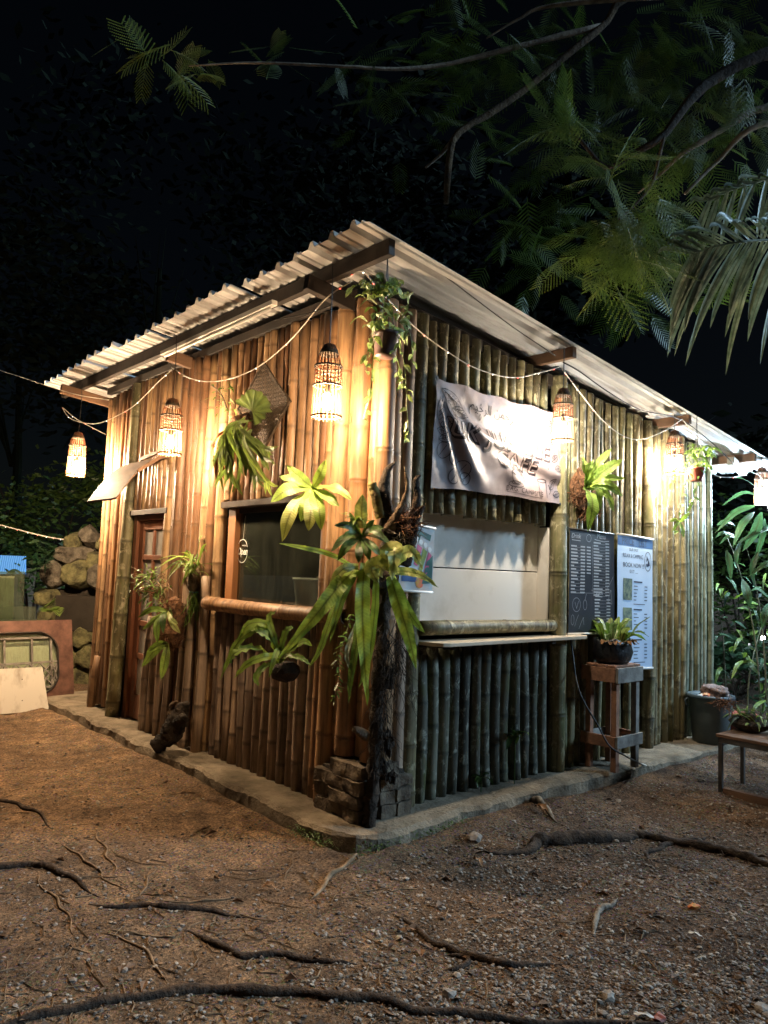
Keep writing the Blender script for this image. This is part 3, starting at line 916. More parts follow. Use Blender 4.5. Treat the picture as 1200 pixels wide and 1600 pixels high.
# garden spotlight seen through the bamboo leaves
gp = at(1192, 1000, 10.5)
t = thing('garden_light', (gp.x, gp.y, 0), 'small lit garden light behind the bamboo leaves at the right', 'lamp')
build('stake', MB().tube([(gp.x, gp.y, -.1), (gp.x, gp.y, gp.z - .05)], .012, 8), 'metal_dark', t, origin=(gp.x, gp.y, 0))
build('housing', MB().lathe(gp + V((0, 0, -.06)), [(.03, 0), (.055, .02), (.06, .05), (.05, .06)], 14), 'metal_dark', t, origin=gp)
emit_mat('garden_bulb', (.95, .97, 1.0), 60)
build('bulb', MB().lathe(gp, [(.0, 0), (.022, .01), (.028, .03), (.02, .05), (0, .06)], 12), 'garden_bulb', t, origin=gp, smooth=True)

# dead fluorescent batten under the high eave
ta, tb = V((-.30, 2.52, 3.395)), V((-.30, .78, 3.41))
t = thing('tube_light', ta.lerp(tb, .5), 'unlit white fluorescent batten under the high eave', 'lamp')
build('batten', MB().bar(ta, tb, .045, .035), 'cover_white', t, origin=ta, bevel=.003)
build('tube', MB().tube([ta + (tb - ta) * .03 + V((0, 0, -.034)), tb - (tb - ta) * .03 + V((0, 0, -.034))], .012, 10), 'white_plastic', t, origin=ta, smooth=True)


# ================================================================== string lights and cables
def cable(name, P, r, mt, label, cat='cable', n=40, leds=0, group=None):
    pts = catmull(P, n)
    if not leds:
        return build(name, MB().tube(pts, r, 6), mt, origin=pts[0], smooth=True, label=label, cat=cat, group=group)
    t = thing(name, pts[0], label, cat, group)
    build('cord', MB().tube(pts, r, 6), mt, t, origin=pts[0], smooth=True)
    a, b_ = MB(), MB()
    for i in range(leds):
        u = (i + .5) / leds * n; k = int(u); q = pts[k].lerp(pts[min(k + 1, n)], u - k) + V((0, 0, -r))
        (a if i % 2 else b_).rock(q, .0055, i, 1, amp=0)
    build('white_bulbs', a, 'led_white', t, origin=pts[0]); build('red_bulbs', b_, 'led_red', t, origin=pts[0])
    return t


cable('fairy_light_string', [at(165, 679, 7.2), at(120, 655, 7.3), at(98, 637, 7.35), at(112, 655, 7.2), at(150, 662, 7.0), at(190, 646, 6.8), at(215, 629, 6.6), at(245, 599, 6.3), at(268, 578, 6.1)],
      .0042, 'cable_white', 'fairy light rope looping below the far rafter end', 'string lights', leds=10, group='fairy light ropes under the eaves')
cable('fairy_light_string', [at(268, 574, 6.0), at(300, 592, 5.8), at(345, 595, 5.5), at(400, 575, 5.2), at(455, 530, 4.9), at(508, 468, 4.65), at(548, 440, 4.5)],
      .0042, 'cable_white', 'fairy light rope sagging along the tan wall to the corner rafter', 'string lights', leds=7, group='fairy light ropes under the eaves')
cable('fairy_light_string', [at(540, 434, 4.5), at(566, 424, 4.5), at(590, 450, 4.5), at(648, 511, 4.7), at(700, 550, 4.9), at(745, 576, 5.1), at(800, 590, 5.3), at(845, 582, 5.5), at(876, 573, 5.65)],
      .0042, 'cable_white', 'fairy light rope from the hanging pot over the banner top', 'string lights', leds=11, group='fairy light ropes under the eaves')
cable('fairy_light_string', [at(876, 573, 5.65), at(902, 608, 5.75), at(940, 655, 5.95), at(975, 682, 6.15), at(1005, 686, 6.3), at(1040, 672, 6.5), at(1066, 655, 6.6)],
      .0042, 'cable_white', 'fairy light rope sagging above the wall fern', 'string lights', leds=9, group='fairy light ropes under the eaves')
cable('fairy_light_string', [at(1066, 655, 6.6), at(1092, 690, 6.8), at(1112, 738, 7.1), at(1140, 746, 7.3), at(1165, 740, 7.5), at(1184, 728, 7.7)],
      .0042, 'cable_white', 'fairy light rope looping from the red pot to the last lantern', 'string lights', leds=7, group='fairy light ropes under the eaves')
cable('fairy_light_string', [at(-20, 815, 9.2), at(30, 828, 9.2), at(70, 838, 9.3), at(100, 843, 9.4)],
      .008, 'cable_white', 'pale light rope over the stone wall at the left edge', 'string lights', leds=8)
cable('power_wire', [at(-60, 560, 8.2), at(20, 585, 8.0), at(110, 614, 7.6), at(170, 625, 7.2)], .004, 'cable_white', 'thin wire running from the far roof corner to the left edge')
cable('power_wire', [at(880, 566, 5.6), at(905, 580, 5.7), at(950, 612, 5.95), at(1000, 640, 6.25), at(1062, 655, 6.6), at(1110, 690, 7.0), at(1150, 728, 7.4)], .005, 'cable_black',
      'black lamp wire strung under the front eave')
cable('power_wire', [at(430, 500, 4.9), at(480, 490, 4.75), at(515, 478, 4.65)], .004, 'cable_black', 'short black wire beside the corner rafter')
cable('power_wire', [at(640, 390, 4.7), at(720, 450, 5.0), at(800, 510, 5.3), at(868, 556, 5.6)], .004, 'cable_black', 'thin dark wire below the roof sheets near the peak')
cable('extension_cable', [V((2.05, -.03, 1.3)), V((2.08, -.06, 1.0)), at(905, 1080, 5.72), at(935, 1135, 5.6), at(952, 1165, 5.55), at(975, 1180, 5.6), on_ground(1000, 1193, .11)],
      .007, 'cable_black', 'black cable trailing from the counter end past the plant stand')
cable('extension_cable', [on_ground(1000, 1193, .11), on_ground(1025, 1201, .03), on_ground(1060, 1205, .0), on_ground(1110, 1207, .0), on_ground(1150, 1196, .0), on_ground(1190, 1182, .0), on_ground(1230, 1172, 0)],
      .008, 'cable_white', 'pale blue cord on the earth beside the slab edge')

# ================================================================== printed things on the walls
def sheet_fn(p00, p10, p01, p11, fold):
    """bilinear sheet; fold(u,v) = offset along outward normal"""
    p00, p10, p01, p11 = map(V, (p00, p10, p01, p11))
    nrm = (p10 - p00).cross(p01 - p00).normalized()
    def f(u, v, off=0.0):
        return p00.lerp(p10, u).lerp(p01.lerp(p11, u), v) + nrm * (fold(u, v) + off)
    return f


def sheet(name, f, nu, nv, mat, parent, thick=.0015):
    mb = MB()
    for j in range(nv + 1):
        for i in range(nu + 1):
            mb.v.append(f(i / nu, j / nv))
    mb.f = [(j * (nu + 1) + i, j * (nu + 1) + i + 1, (j + 1) * (nu + 1) + i + 1, (j + 1) * (nu + 1) + i) for j in range(nv) for i in range(nu)]
    mb.attr = [0] * len(mb.v); mb.mi = [0] * len(mb.f)
    return build(name, mb, mat, parent, smooth=True, origin=f(.5, .5))


class Print:
    """flat print laid on a sheet: shapes in sheet metres, mapped with f"""
    def __init__(s, f, W, H, off=.0025):
        s.f, s.W, s.H, s.off, s.mb = f, W, H, off, MB()

    def tri(s, vs_, fs):
        bm = bmesh.new()
        bv = [bm.verts.new((p[0], p[1], 0)) for p in vs_]
        for f_ in fs:
            try:
                bm.faces.new([bv[i] for i in f_])
            except ValueError:
                pass
        bmesh.ops.triangulate(bm, faces=bm.faces[:])
        for _ in range(2):
            le = [e for e in bm.edges if e.calc_length() > .035]
            if le:
                bmesh.ops.subdivide_edges(bm, edges=le, cuts=1)
                bmesh.ops.triangulate(bm, faces=bm.faces[:])
        bm.verts.index_update()
        s.mb.add([s.f(v.co.x / s.W, v.co.y / s.H, s.off) for v in bm.verts], [tuple(v.index for v in f_.verts) for f_ in bm.faces])
        bm.free()
        return s

    def rect(s, x, y, w, h):
        n = max(1, int(w / .04)); vv = []; ff = []
        for i in range(n + 1):
            vv += [(x + w * i / n, y), (x + w * i / n, y + h)]
        ff = [(2 * i, 2 * i + 2, 2 * i + 3, 2 * i + 1) for i in range(n)]
        return s.tri(vv, ff)

    def text(s, txt, x, y, size, shear=0.0, align='CENTER', sx=1.0, rot=0.0, spacing=1.0, bold=0.0):
        vs_, fs = text_mesh(txt, size, shear, align=align, spacing=spacing, bold=bold)
        c_, n_ = math.cos(rot), math.sin(rot)
        return s.tri([(x + (p.x * sx) * c_ - p.y * n_, y + (p.x * sx) * n_ + p.y * c_) for p in vs_], fs)

    def line(s, P, w):
        P = [V((a, b_, 0)) for a, b_ in P]
        for p, q in zip(P[:-1], P[1:]):
            d = q - p
            if d.length < 1e-6:
                continue
            d.normalize(); sd = V((-d.y, d.x, 0)) * w / 2
            s.tri([p - sd, q - sd, q + sd, p + sd], [(0, 1, 2, 3)])
        return s

    def ellipse(s, x, y, a, b_, w, t0=0, t1=6.2832, n=18):
        return s.line([(x + a * math.cos(t0 + (t1 - t0) * i / n), y + b_ * math.sin(t0 + (t1 - t0) * i / n)) for i in range(n + 1)], w)

    def done(s, name, mat, parent):
        return build(name, s.mb, mat, parent, origin=s.f(.5, .5))


# cloth banner, crumpled, tied at its corners
bW, bH = 1.42, .735
def bfold(u, v):
    # pleats fanning from the top-left tie and drag folds to the other corners
    x, y = u * bW, v * bH
    a = math.atan2((bH - y) + .02, x + .02)
    r = math.hypot(x, bH - y)
    f_ = .030 * math.exp(-((a - .95) / .10) ** 2) * min(1, r * 2.2) + .026 * math.exp(-((a - 1.25) / .07) ** 2) * min(1, r * 2) + .020 * math.exp(-((a - .62) / .08) ** 2) * min(1, r * 1.6)
    f_ -= .022 * math.exp(-((a - 1.1) / .07) ** 2) * min(1, r * 2)
    f_ += .020 * math.exp(-((y - (.46 - .22 * (x - .3))) / .05) ** 2) * (x > .15) * min(1, (x - .15) * 3)
    f_ -= .014 * math.exp(-((y - (.39 - .22 * (x - .3))) / .05) ** 2) * (x > .15) * min(1, (x - .15) * 3)
    a3 = math.atan2(y - .62, 1.42 - x)
    f_ += .014 * math.exp(-((a3 + .62) / .09) ** 2) * min(1, (1.42 - x) * 4)
    f_ += .006 * mnoise.noise(V((x * 5, y * 5, 1))) + .003 * mnoise.noise(V((x * 14, y * 14, 4)))
    f_ = f_ * 1.1 + .010 * mnoise.noise(V((x * 3.2 + y * 2, y * 4 - x * 2, 7))) + .007 * mnoise.noise(V((x * 9 + y * 6, y * 5, 2))) + .003 * mnoise.noise(V((x * 24, y * 22, 5)))
    return f_ * min(1.0, .35 + y / .2) + .008


bf0 = sheet_fn((.455, -.035, 2.155), (1.89, -.04, 2.165), (.475, -.035, 2.895), (1.845, -.04, 2.885), bfold)
def bf(u, v, off=0.0):
    p_ = bf0(u, v, off)
    p_.z -= .010 * math.sin(math.pi * u) * v + .008 * math.sin(u * 23) * v * v - .010 * math.sin(math.pi * u) * (1 - v) + .005 * math.sin(u * 17 + 1) * (1 - v) ** 2
    p_.x += .004 * math.sin(math.pi * v) * (1 - 2 * u)
    return p_
ban = thing('cafe_banner', bf(.5, 0), 'crumpled pale cloth cafe banner tied over the serving hatch', 'banner')
sheet('cloth', bf, 70, 40, 'banner_cloth', ban)
pr = Print(bf, bW, bH)
for off in (.0, .007, .014):
    pr.text('UK', .30 + off, .415 - off, .165, sx=1.25, rot=-.03, spacing=1.12, bold=.0045)
    pr.text('JUNGLE', .905 + off, .395 - off, .165, sx=1.25, rot=-.03, spacing=1.12, bold=.0045)
    pr.text('CAFE', .88 + off, .265 - off, .16, sx=1.2, rot=-.03, spacing=1.12, bold=.0045)
pr.text('DAG. CAMPSITE', .98, .055, .055, rot=-.01, spacing=1.15)
ar = '\uFEE2\uFEF4\uFEA3\uFEAE\uFEDF\uFE8D \uFEE6\uFEE4\uFEA3\uFEAE\uFEDF\uFE8D \uFDF2 \uFEE2\uFEB4\uFE91'
pr.text(ar, .80, .60, .10, rot=-.05)
# drawn leaves in the corners
def draw_leaf(pr, x, y, a, L_, w_):
    c_, n_ = math.cos(a), math.sin(a)
    top = []; bot = []
    for i in range(9):
        u = i / 8; h = w_ * math.sin(math.pi * u) ** .8
        top.append((x + c_ * L_ * u - n_ * h, y + n_ * L_ * u + c_ * h)); bot.append((x + c_ * L_ * u + n_ * h, y + n_ * L_ * u - c_ * h))
    pr.line(top, .005); pr.line(bot, .005); pr.line([(x, y), (x + c_ * L_ * .9, y + n_ * L_ * .9)], .004)
    for i in range(2, 7):
        u = i / 8; h = w_ * math.sin(math.pi * u) * .7
        pr.line([(x + c_ * L_ * u, y + n_ * L_ * u), (x + c_ * L_ * (u + .1) - n_ * h, y + n_ * L_ * (u + .1) + c_ * h)], .003)
        pr.line([(x + c_ * L_ * u, y + n_ * L_ * u), (x + c_ * L_ * (u + .1) + n_ * h, y + n_ * L_ * (u + .1) - c_ * h)], .003)
for (x, y, a, L_, w_) in ((.05, .68, -.5, .26, .045), (.08, .66, -.95, .24, .04), (.04, .62, -1.4, .22, .04), (.16, .56, -.25, .17, .035), (.12, .50, -.9, .16, .034), (.03, .40, -.2, .13, .03),
                          (.05, .33, .3, .12, .03), (1.30, .69, -1.2, .13, .03), (1.26, .68, -1.9, .12, .028), (1.35, .60, -1.7, .14, .03), (1.33, .50, -1.4, .15, .03), (1.33, .33, .6, .10, .025),
                          (1.35, .27, .2, .1, .025), (1.30, .10, .9, .12, .03), (1.34, .06, .3, .1, .025)):
    draw_leaf(pr, x, y, a, L_, w_)
for x, y in ((.42, .60), (.47, .63), (.46, .55), (1.25, .28)):
    pr.line([(x, y + .025), (x + .012, y), (x, y - .025), (x - .012, y), (x, y + .025)], .005)
for (x, y, r) in ((1.31, .64, .022), (1.35, .62, .022), (1.33, .58, .022), (1.36, .66, .02), (.09, .26, .05), (.19, .22, .055), (.3, .14, .06), (.2, .09, .05), (.33, .08, .04)):
    pr.ellipse(x, y, r, r * 1.1, .005); pr.line([(x - r * .5, y - r * .7), (x, y), (x + r * .4, y + r * .7)], .004)
# cup with saucer, mug
pr.ellipse(.86, .185, .075, .02, .006); pr.ellipse(.86, .185, .074, .085, .006, math.pi, 2 * math.pi); pr.ellipse(.945, .15, .025, .03, .006, -1.4, 1.7)
pr.ellipse(.865, .095, .085, .022, .006); pr.ellipse(.86, .105, .05, .012, .005)
pr.ellipse(1.21, .165, .055, .014, .006); pr.line([(1.155, .165), (1.165, .03)], .006); pr.line([(1.265, .165), (1.255, .03)], .006); pr.ellipse(1.285, .10, .022, .035, .006, -1.5, 1.5)
pr.line([(.78, .085), (.78, .03), (1.18, .025), (1.18, .085)], .004)
pr.done('print', 'print_ink', ban)
pw = Print(bf, bW, bH, .0048)
pw.text('UK', .30, .415, .165, sx=1.25, rot=-.03, spacing=1.12, bold=-.001)
pw.text('JUNGLE', .905, .395, .165, sx=1.25, rot=-.03, spacing=1.12, bold=-.001)
pw.text('CAFE', .88, .265, .16, sx=1.2, rot=-.03, spacing=1.12, bold=-.001)
pw.done('lettering', 'print_cream', ban)
for u_, v_ in ((0, 0), (1, 0), (0, 1), (1, 1)):
    q = bf(u_, v_, .004)
    build('eyelet', MB().lathe(q, [(.012, 0), (.012, .003), (.006, .004)], 10, V((0, -1, 0))), 'metal_dark', ban, origin=q)

# drinks menu
def flat_fold(a):
    return lambda u, v: a * math.sin(u * 5 + 1) * .5 + .004 * mnoise.noise(V((u * 4, v * 5, a * 90))) + .01
mW, mH = .66, .83
mf = sheet_fn((2.02, -.045, 1.150), (2.70, -.045, 1.140), (2.02, -.045, 1.985), (2.675, -.045, 1.978), flat_fold(.006))
men = thing('menu_scroll', mf(.5, 0), 'black chalkboard style drinks menu scroll beside the hatch', 'menu')
sheet('sheet', mf, 16, 20, 'menu_black', men)
for v_, n_ in ((1.0, 'top_rod'), (0.0, 'bottom_rod')):
    build(n_, MB().tube([mf(-.01, v_), mf(1.01, v_)], .009, 10), 'white_plastic' if v_ == 0 else 'metal_dark', men, origin=mf(.5, v_), smooth=True)
pr = Print(mf, mW, mH)
pr.text('Drink', .085, .775, .055, .2); pr.text('Menu', .46, .795, .06, .25); pr.text('snack', .43, .33, .05, .25)
pr.line([(.03, .742), (.15, .74)], .005); pr.line([(.36, .765), (.5, .755), (.58, .765)], .005); pr.line([(.37, .30), (.48, .298)], .005)
random.seed(5)
for i in range(15):
    y = .69 - i * .0262
    w_ = rnd(.04, .10)
    pr.rect(.02, y, w_, .0105); pr.rect(.02, y - .004, .19, .0016); pr.rect(.15, y, .065, .0105)
    if i < 9:
        pr.rect(.24, y, .06, .0105)
for i in range(18):
    y = .735 - i * .0252
    pr.rect(.345, y, rnd(.07, .14), .010); pr.rect(.345, y - .004, .2, .0016); pr.rect(.525, y, .055, .010)
for i in range(8):
    y = .27 - i * .026
    pr.rect(.36, y, rnd(.05, .09), .010); pr.rect(.36, y - .004, .18, .0016); pr.rect(.54, y, .055, .010)
pr.line([(.33, .72), (.33, .33)], .002); pr.line([(.02, .325), (.36, .325)], .002); pr.line([(.31, .35), (.62, .35)], .002)
pr.ellipse(.10, .23, .055, .055, .003); pr.line([(.08, .25), (.10, .20), (.13, .26)], .003); pr.ellipse(.22, .23, .025, .04, .003); pr.line([(.22, .27), (.24, .32)], .003)
pr.ellipse(.05, .11, .02, .04, .003); pr.line([(.08, .06), (.11, .12), (.13, .15)], .003); pr.line([(.14, .04), (.2, .13), (.21, .07)], .003)
pr.line([(.60, .36), (.56, .26), (.62, .24), (.60, .36)], .003); pr.line([(.55, .37), (.6, .42), (.64, .47)], .003)
pr.ellipse(.27, .77, .035, .03, .003)
pr.done('chalk_print', 'print_grey', men)

# price list
pW, pH = .60, 1.14
pf = sheet_fn((2.73, -.05, .835), (3.325, -.05, .815), (2.715, -.05, 1.985), (3.315, -.05, 1.970), flat_fold(.008))
pri = thing('price_list_scroll', pf(.5, 0), 'pale blue price list scroll hanging behind the planted black bag', 'price list')
sheet('sheet', pf, 16, 26, 'price_sheet', pri)
for v_, n_ in ((1.0, 'top_rod'), (0.0, 'bottom_rod')):
    build(n_, MB().tube([pf(-.01, v_), pf(1.01, v_)], .010, 10), 'white_plastic', pri, origin=pf(.5, v_), smooth=True)
Print(pf, pW, pH, .0015).rect(0, 1.05, .6, .075).done('header_band', 'print_blue', pri)
pr = Print(pf, pW, pH)
pr.text('PRICE', .17, 1.085, .085, sx=.95)
pr.done('title_word', 'print_navy', pri)
pr = Print(pf, pW, pH)
pr.text('LIST', .43, 1.085, .085, sx=.95)
pr.done('title_word', 'print_navy', pri)
pr = Print(pf, pW, pH)
pr.text('OUR SPOT', .27, 1.02, .035); pr.text('RELAX & CAMPING', .26, .965, .05, sx=.82); pr.text('BOOK NOW !!', .27, .885, .055); pr.text('0177 ......', .27, .83, .042)
pr.ellipse(.515, .935, .055, .085, .006); pr.tri([(.495, .99), (.52, .95), (.49, .93)], [(0, 1, 2)]); pr.tri([(.53, .965), (.55, .90), (.50, .885), (.515, .925)], [(0, 1, 2, 3)])
pr.tri([(.485, .915), (.51, .91), (.495, .885)], [(0, 1, 2)])
for k, y in enumerate((.74, .50, .24)):
    pr.rect(.27, y, .15, .012)
    for j in range(5):
        pr.rect(.27, y - .035 - j * .03, rnd(.04, .12), .007); pr.rect(.46, y - .035 - j * .03, .045, .008)
    pr.rect(.27, y - .19, .2, .006)
pr.done('print', 'print_navy', pri)
pr = Print(pf, pW, pH)
pr.rect(.09, .585, .15, .185); pr.rect(.09, .33, .15, .19); pr.rect(.09, .08, .13, .17)
pr.done('photos', 'print_photo', pri)

# small drinks poster on the corner pole
dW, dH = .30, .42
df = sheet_fn((.115, -.115, 1.470), (.42, -.11, 1.462), (.120, -.115, 1.90), (.425, -.11, 1.875), flat_fold(.004))
dri = thing('drinks_poster', df(.5, 0), 'small colourful drinks poster hanging beside the corner ferns', 'poster')
sheet('sheet', df, 10, 14, 'poster_sheet', dri)
for v_ in (0, 1):
    build('rod', MB().tube([df(-.02, v_), df(1.02, v_)], .008, 8), 'white_plastic', dri, origin=df(.5, v_), smooth=True)
build('string', MB().tube([df(.95, 1), (.28, -.05, 1.97), df(.1, 1)], .0018, 5), 'cable_white', dri, origin=df(.5, 1))
Print(df, dW, dH).tri([(.05, .36), (.12, .40), (.2, .385), (.27, .37), (.26, .33), (.18, .36), (.16, .31), (.14, .36), (.08, .35)], [tuple(range(9))]).tri([(.2, .05), (.29, .06), (.29, .24), (.24, .2)], [(0, 1, 2, 3)]).done('palm_print', 'print_teal', dri)
Print(df, dW, dH).tri([(.12, .17), (.155, .16), (.19, .28), (.15, .30)], [(0, 1, 2, 3)]).tri([(.21, .10), (.245, .12), (.28, .24), (.25, .26)], [(0, 1, 2, 3)]).done('glass_print', 'print_pink', dri)
Print(df, dW, dH).tri([(.17, .14), (.2, .13), (.24, .26), (.20, .28)], [(0, 1, 2, 3)]).done('glass_print', 'print_green', dri)
pr = Print(df, dW, dH)
for x, y in ((.14, .33), (.18, .315), (.22, .30), (.26, .275)):
    pr.tri([(x + .018 * math.cos(k), y + .018 * math.sin(k)) for k in [j * .7854 for j in range(8)]], [tuple(range(8))])
pr.done('straw_print', 'print_white', dri)
Print(df, dW, dH).tri([(.04, .22), (.07, .26), (.10, .20), (.06, .12)], [(0, 1, 2, 3)]).rect(.02, .06, .14, .05).done('blue_print', 'print_blue', dri)
Print(df, dW, dH).tri([(.18 + .04 * math.cos(j), .06 + .04 * math.sin(j)) for j in [k * .7854 for k in range(8)]], [tuple(range(8))]).done('fruit_print', 'print_red', dri)

# Open sign hanging behind the window pane
os_c = on_x(379, 861, .072)
osg = thing('open_sign', os_c, 'round white outlined Open sign on the window glass', 'sign')
of = sheet_fn(os_c + V((0, .085, -.10)), os_c + V((0, -.085, -.10)), os_c + V((0, .085, .10)), os_c + V((0, -.085, .10)), lambda u, v: 0)
pr = Print(of, .17, .20, .002)
pr.ellipse(.085, .10, .078, .092, .006, .35, 3.0, 22).ellipse(.085, .10, .078, .092, .006, 3.35, 6.0, 22)
pr.text('Open', .085, .095, .078, .28, sx=.85, bold=.002); pr.text('we are', .11, .145, .022)
pr.done('lettering', 'print_white', osg)
build('hanging_string', MB().tube([of(.5, .96), of(.6, 1.9)], .0015, 5), 'cable_white', osg, origin=os_c)

# white bucket standing inside the window
bk = on_x(479, 935, .20); bk.z = 1.17
t = thing('white_bucket', bk, 'white tapered plastic bucket inside the window', 'bucket')
build('body', MB().lathe(bk, [(.055, 0), (.058, .02), (.10, .33), (.108, .335), (.108, .35), (.098, .345), (.055, .03), (0, .03)], 22), 'white_plastic', t, origin=bk, smooth=True)
build('shelf', MB().box((.17, .45, 1.14), (.62, 1.85, 1.168)), 'inner_dark', WL)
for (x, y, w_, h_, mt, lab, nm) in ((.45, 1.30, .09, .30, 'bin_rim', 'dim bluish carton inside the window', 'carton'), (.46, 1.12, .07, .36, 'ply', 'dim pale carton inside the window', 'carton'), (.5, .95, .06, .26, 'grey_wood', 'dim grey tin behind the white bucket', 'tin')):
    t = thing(nm, (x, y, 1.17), lab, 'container')
    build('body', MB().box((x, y - w_, 1.17), (x + .1, y + w_, 1.17 + h_)), mt, t, origin=(x, y, 1.17), bevel=.004)
    build('label', MB().box((x - .002, y - w_ * .7, 1.17 + h_ * .3), (x - .0005, y + w_ * .7, 1.17 + h_ * .7)), 'print_grey', t, origin=(x, y, 1.17))


# ================================================================== plants fixed to the hut
TOCAM = -FW


def pleaf(parent, P, w, mat='leaf_fern', nrm=None, name='leaf', fold=.2, wave=.08, wfreq=9, base=.3, peak=.55, n=14, tipw=0.0):
    """one leaf; P = control points as (photo px, photo py, metres away); w = width in metres"""
    pts = [at(*p) if not isinstance(p, V) else p for p in P]
    mb = strap_leaf(MB(), pts, w, nrm if nrm is not None else (TOCAM + V((0, 0, .5)) + rand_dir() * .35), n, fold, wave, wfreq, base, peak, tipw)
    return build(name, mb, mat, parent, origin=pts[0], smooth=True, attr='rib')


def rosette(parent, c, nl, L, w, mat, zmin=.0, zmax=.9, droop=.5, face=None, bias=0.0, name='leaf', joined=False, wave=.06, peak=.5, base=.35):
    c = V(c); mbj = MB()
    for i in range(nl):
        d = rand_dir(zmin, zmax)
        if face is not None:
            d = (d + V(face) * bias).normalized()
        ln = rnd(*L); ww = rnd(*w)
        P = [c, c + d * ln * .4 + V((0, 0, .05 * ln)), c + d * ln * .75 + V((0, 0, -droop * .25 * ln)), c + d * ln + V((0, 0, -droop * ln * rnd(.5, 1.1)))]
        nrm = V((0, 0, 1)) + d * -.3 + rand_dir() * .3
        if joined:
            strap_leaf(mbj, P, ww, nrm, 7, .2, wave, 9, base, peak)
        else:
            build(name, strap_leaf(MB(), P, ww, nrm, 10, .2, wave, 9, base, peak), mat, parent, origin=c, smooth=True, attr='rib')
    if joined:
        build('foliage', mbj, mat, parent, origin=c, smooth=True, attr='rib', kind='stuff')


def hairy(parent, c, n, spread, L, mat='bark_dark', r=.0016, name='root_fibres', down=1.0):
    mb = MB(); c = V(c)
    for i in range(n):
        p = c + V((rnd(-1, 1) * spread[0], rnd(-1, 1) * spread[1], rnd(-1, 1) * spread[2]))
        ln = rnd(*L); d = (rand_dir() * .55 + V((0, 0, -down)) + TOCAM * .15).normalized()
        k = rand_dir() * .35
        mb.tube([p, p + d * ln * .35 + k * ln * .25, p + d * ln * .7 - k * ln * .2, p + d * ln + k * ln * .2], [r * 1.4, r * 1.2, r, r * .5], 4, False)
    return build(name, mb, mat, parent, origin=c, kind='stuff')


random.seed(11)
# gnarled driftwood log standing at the corner
log = thing('driftwood_log', (-.06, -.13, .1), 'dark gnarled driftwood log standing upright at the hut corner', 'log')
def gnarl(name, P, R, mat, parent, n=12, jit=.16, seg=26):
    pts = catmull(P, seg); k = len(R) - 1
    rad = []
    for i in range(seg + 1):
        u = i / seg * k; a = min(int(u), k - 1); rad.append((R[a] + (R[a + 1] - R[a]) * (u - a)) * (1 + .18 * mnoise.noise(pts[i] * 9)))
    return build(name, MB().tube(pts, rad, n, True, jit=jit), mat, parent, origin=pts[0], smooth=True)
gnarl('trunk', [(-.06, -.13, .08), (-.05, -.145, .5), (-.035, -.14, .95), (-.005, -.14, 1.35), (.02, -.15, 1.7), (.045, -.17, 1.9)], [.040, .034, .036, .036, .06, .09], 'bark_dark', log, jit=.3, seg=60)
gnarl('branch', [at(612, 840, 4.52), at(604, 800, 4.5), at(600, 760, 4.5), at(606, 735, 4.5), at(618, 722, 4.5)], [.06, .045, .035, .022, .006], 'bark_dark', log)
gnarl('branch', [at(625, 850, 4.52), at(645, 810, 4.48), at(652, 775, 4.46), at(650, 752, 4.45), at(657, 742, 4.45)], [.05, .035, .022, .02, .005], 'bark_dark', log)
gnarl('branch', [at(606, 830, 4.45), at(622, 800, 4.42), at(636, 765, 4.42), at(632, 728, 4.42)], [.035, .022, .014, .004], 'bark', log)
gnarl('branch', [at(630, 880, 4.50), at(640, 850, 4.46), at(648, 815, 4.44), at(662, 790, 4.44)], [.05, .04, .03, .01], 'bark_dark', log)
gnarl('branch', [at(594, 810, 4.46), at(588, 780, 4.46), at(581, 754, 4.46)], [.030, .031, .029], 'moss_bark', log, jit=.06)
gnarl('stub', [at(572, 1150, 4.42), at(562, 1143, 4.36), at(553, 1140, 4.33)], [.03, .028, .018], 'bark', log, jit=.1)
for px, py, r_, sd_ in ((596, 1010, .06, 1), (604, 1060, .07, 2), (590, 1110, .055, 3), (606, 1160, .075, 4), (598, 1200, .06, 5), (612, 1215, .05, 6), (585, 960, .05, 7)):
    c = at(px, py, 4.5)
    build('bark_clump', MB().rock(c, r_ * .65, sd_, 3, (.8, .8, 1.3), amp=.9), 'bark_dark', log, origin=c)
hairy(log, at(597, 1090, 4.42), 160, (.04, .04, .42), (.04, .12), 'bark_dark', .0022)
hairy(log, at(618, 1010, 4.45), 95, (.07, .05, .16), (.12, .38), 'bark_dark', .0015)
hairy(log, at(600, 1120, 4.45), 45, (.06, .05, .2), (.1, .25), 'bark_dark', .0013)
hairy(log, at(640, 820, 4.42), 110, (.05, .05, .08), (.05, .12), 'coir', .0022, down=-.2)
hairy(log, at(622, 850, 4.42), 60, (.05, .03, .07), (.04, .1), 'bark_pale', .0018, down=.3)

# upper corner fern
f = thing('birds_nest_fern', at(490, 765, 4.75), 'pale green broad-leaved fern fixed above the window beside the corner poles', 'fern', 'epiphyte ferns on the hut')
c = (489, 762, 4.72)
for tip, mid, w in (((423, 785, 4.5), (452, 764, 4.55), .085), ((441, 846, 4.5), (455, 800, 4.5), .085), ((482, 830, 4.48), (486, 795, 4.5), .09), ((502, 829, 4.5), (498, 795, 4.5), .075),
                    ((550, 781, 4.5), (522, 763, 4.55), .075), ((530, 792, 4.5), (512, 777, 4.53), .07), ((509, 718, 4.62), (500, 742, 4.65), .065), ((448, 727, 4.62), (470, 748, 4.65), .075),
                    ((436, 745, 4.6), (462, 750, 4.62), .07), ((470, 815, 4.52), (478, 788, 4.52), .08)):
    pleaf(f, [c, mid, tip], w, 'leaf_fern' if rnd(0, 1) < .7 else 'leaf_pale', base=.25, peak=.5)
build('root_ball', MB().rock(at(492, 765, 4.78), .055, 4, 2, amp=.4), 'coir', f, origin=at(492, 765, 4.78))

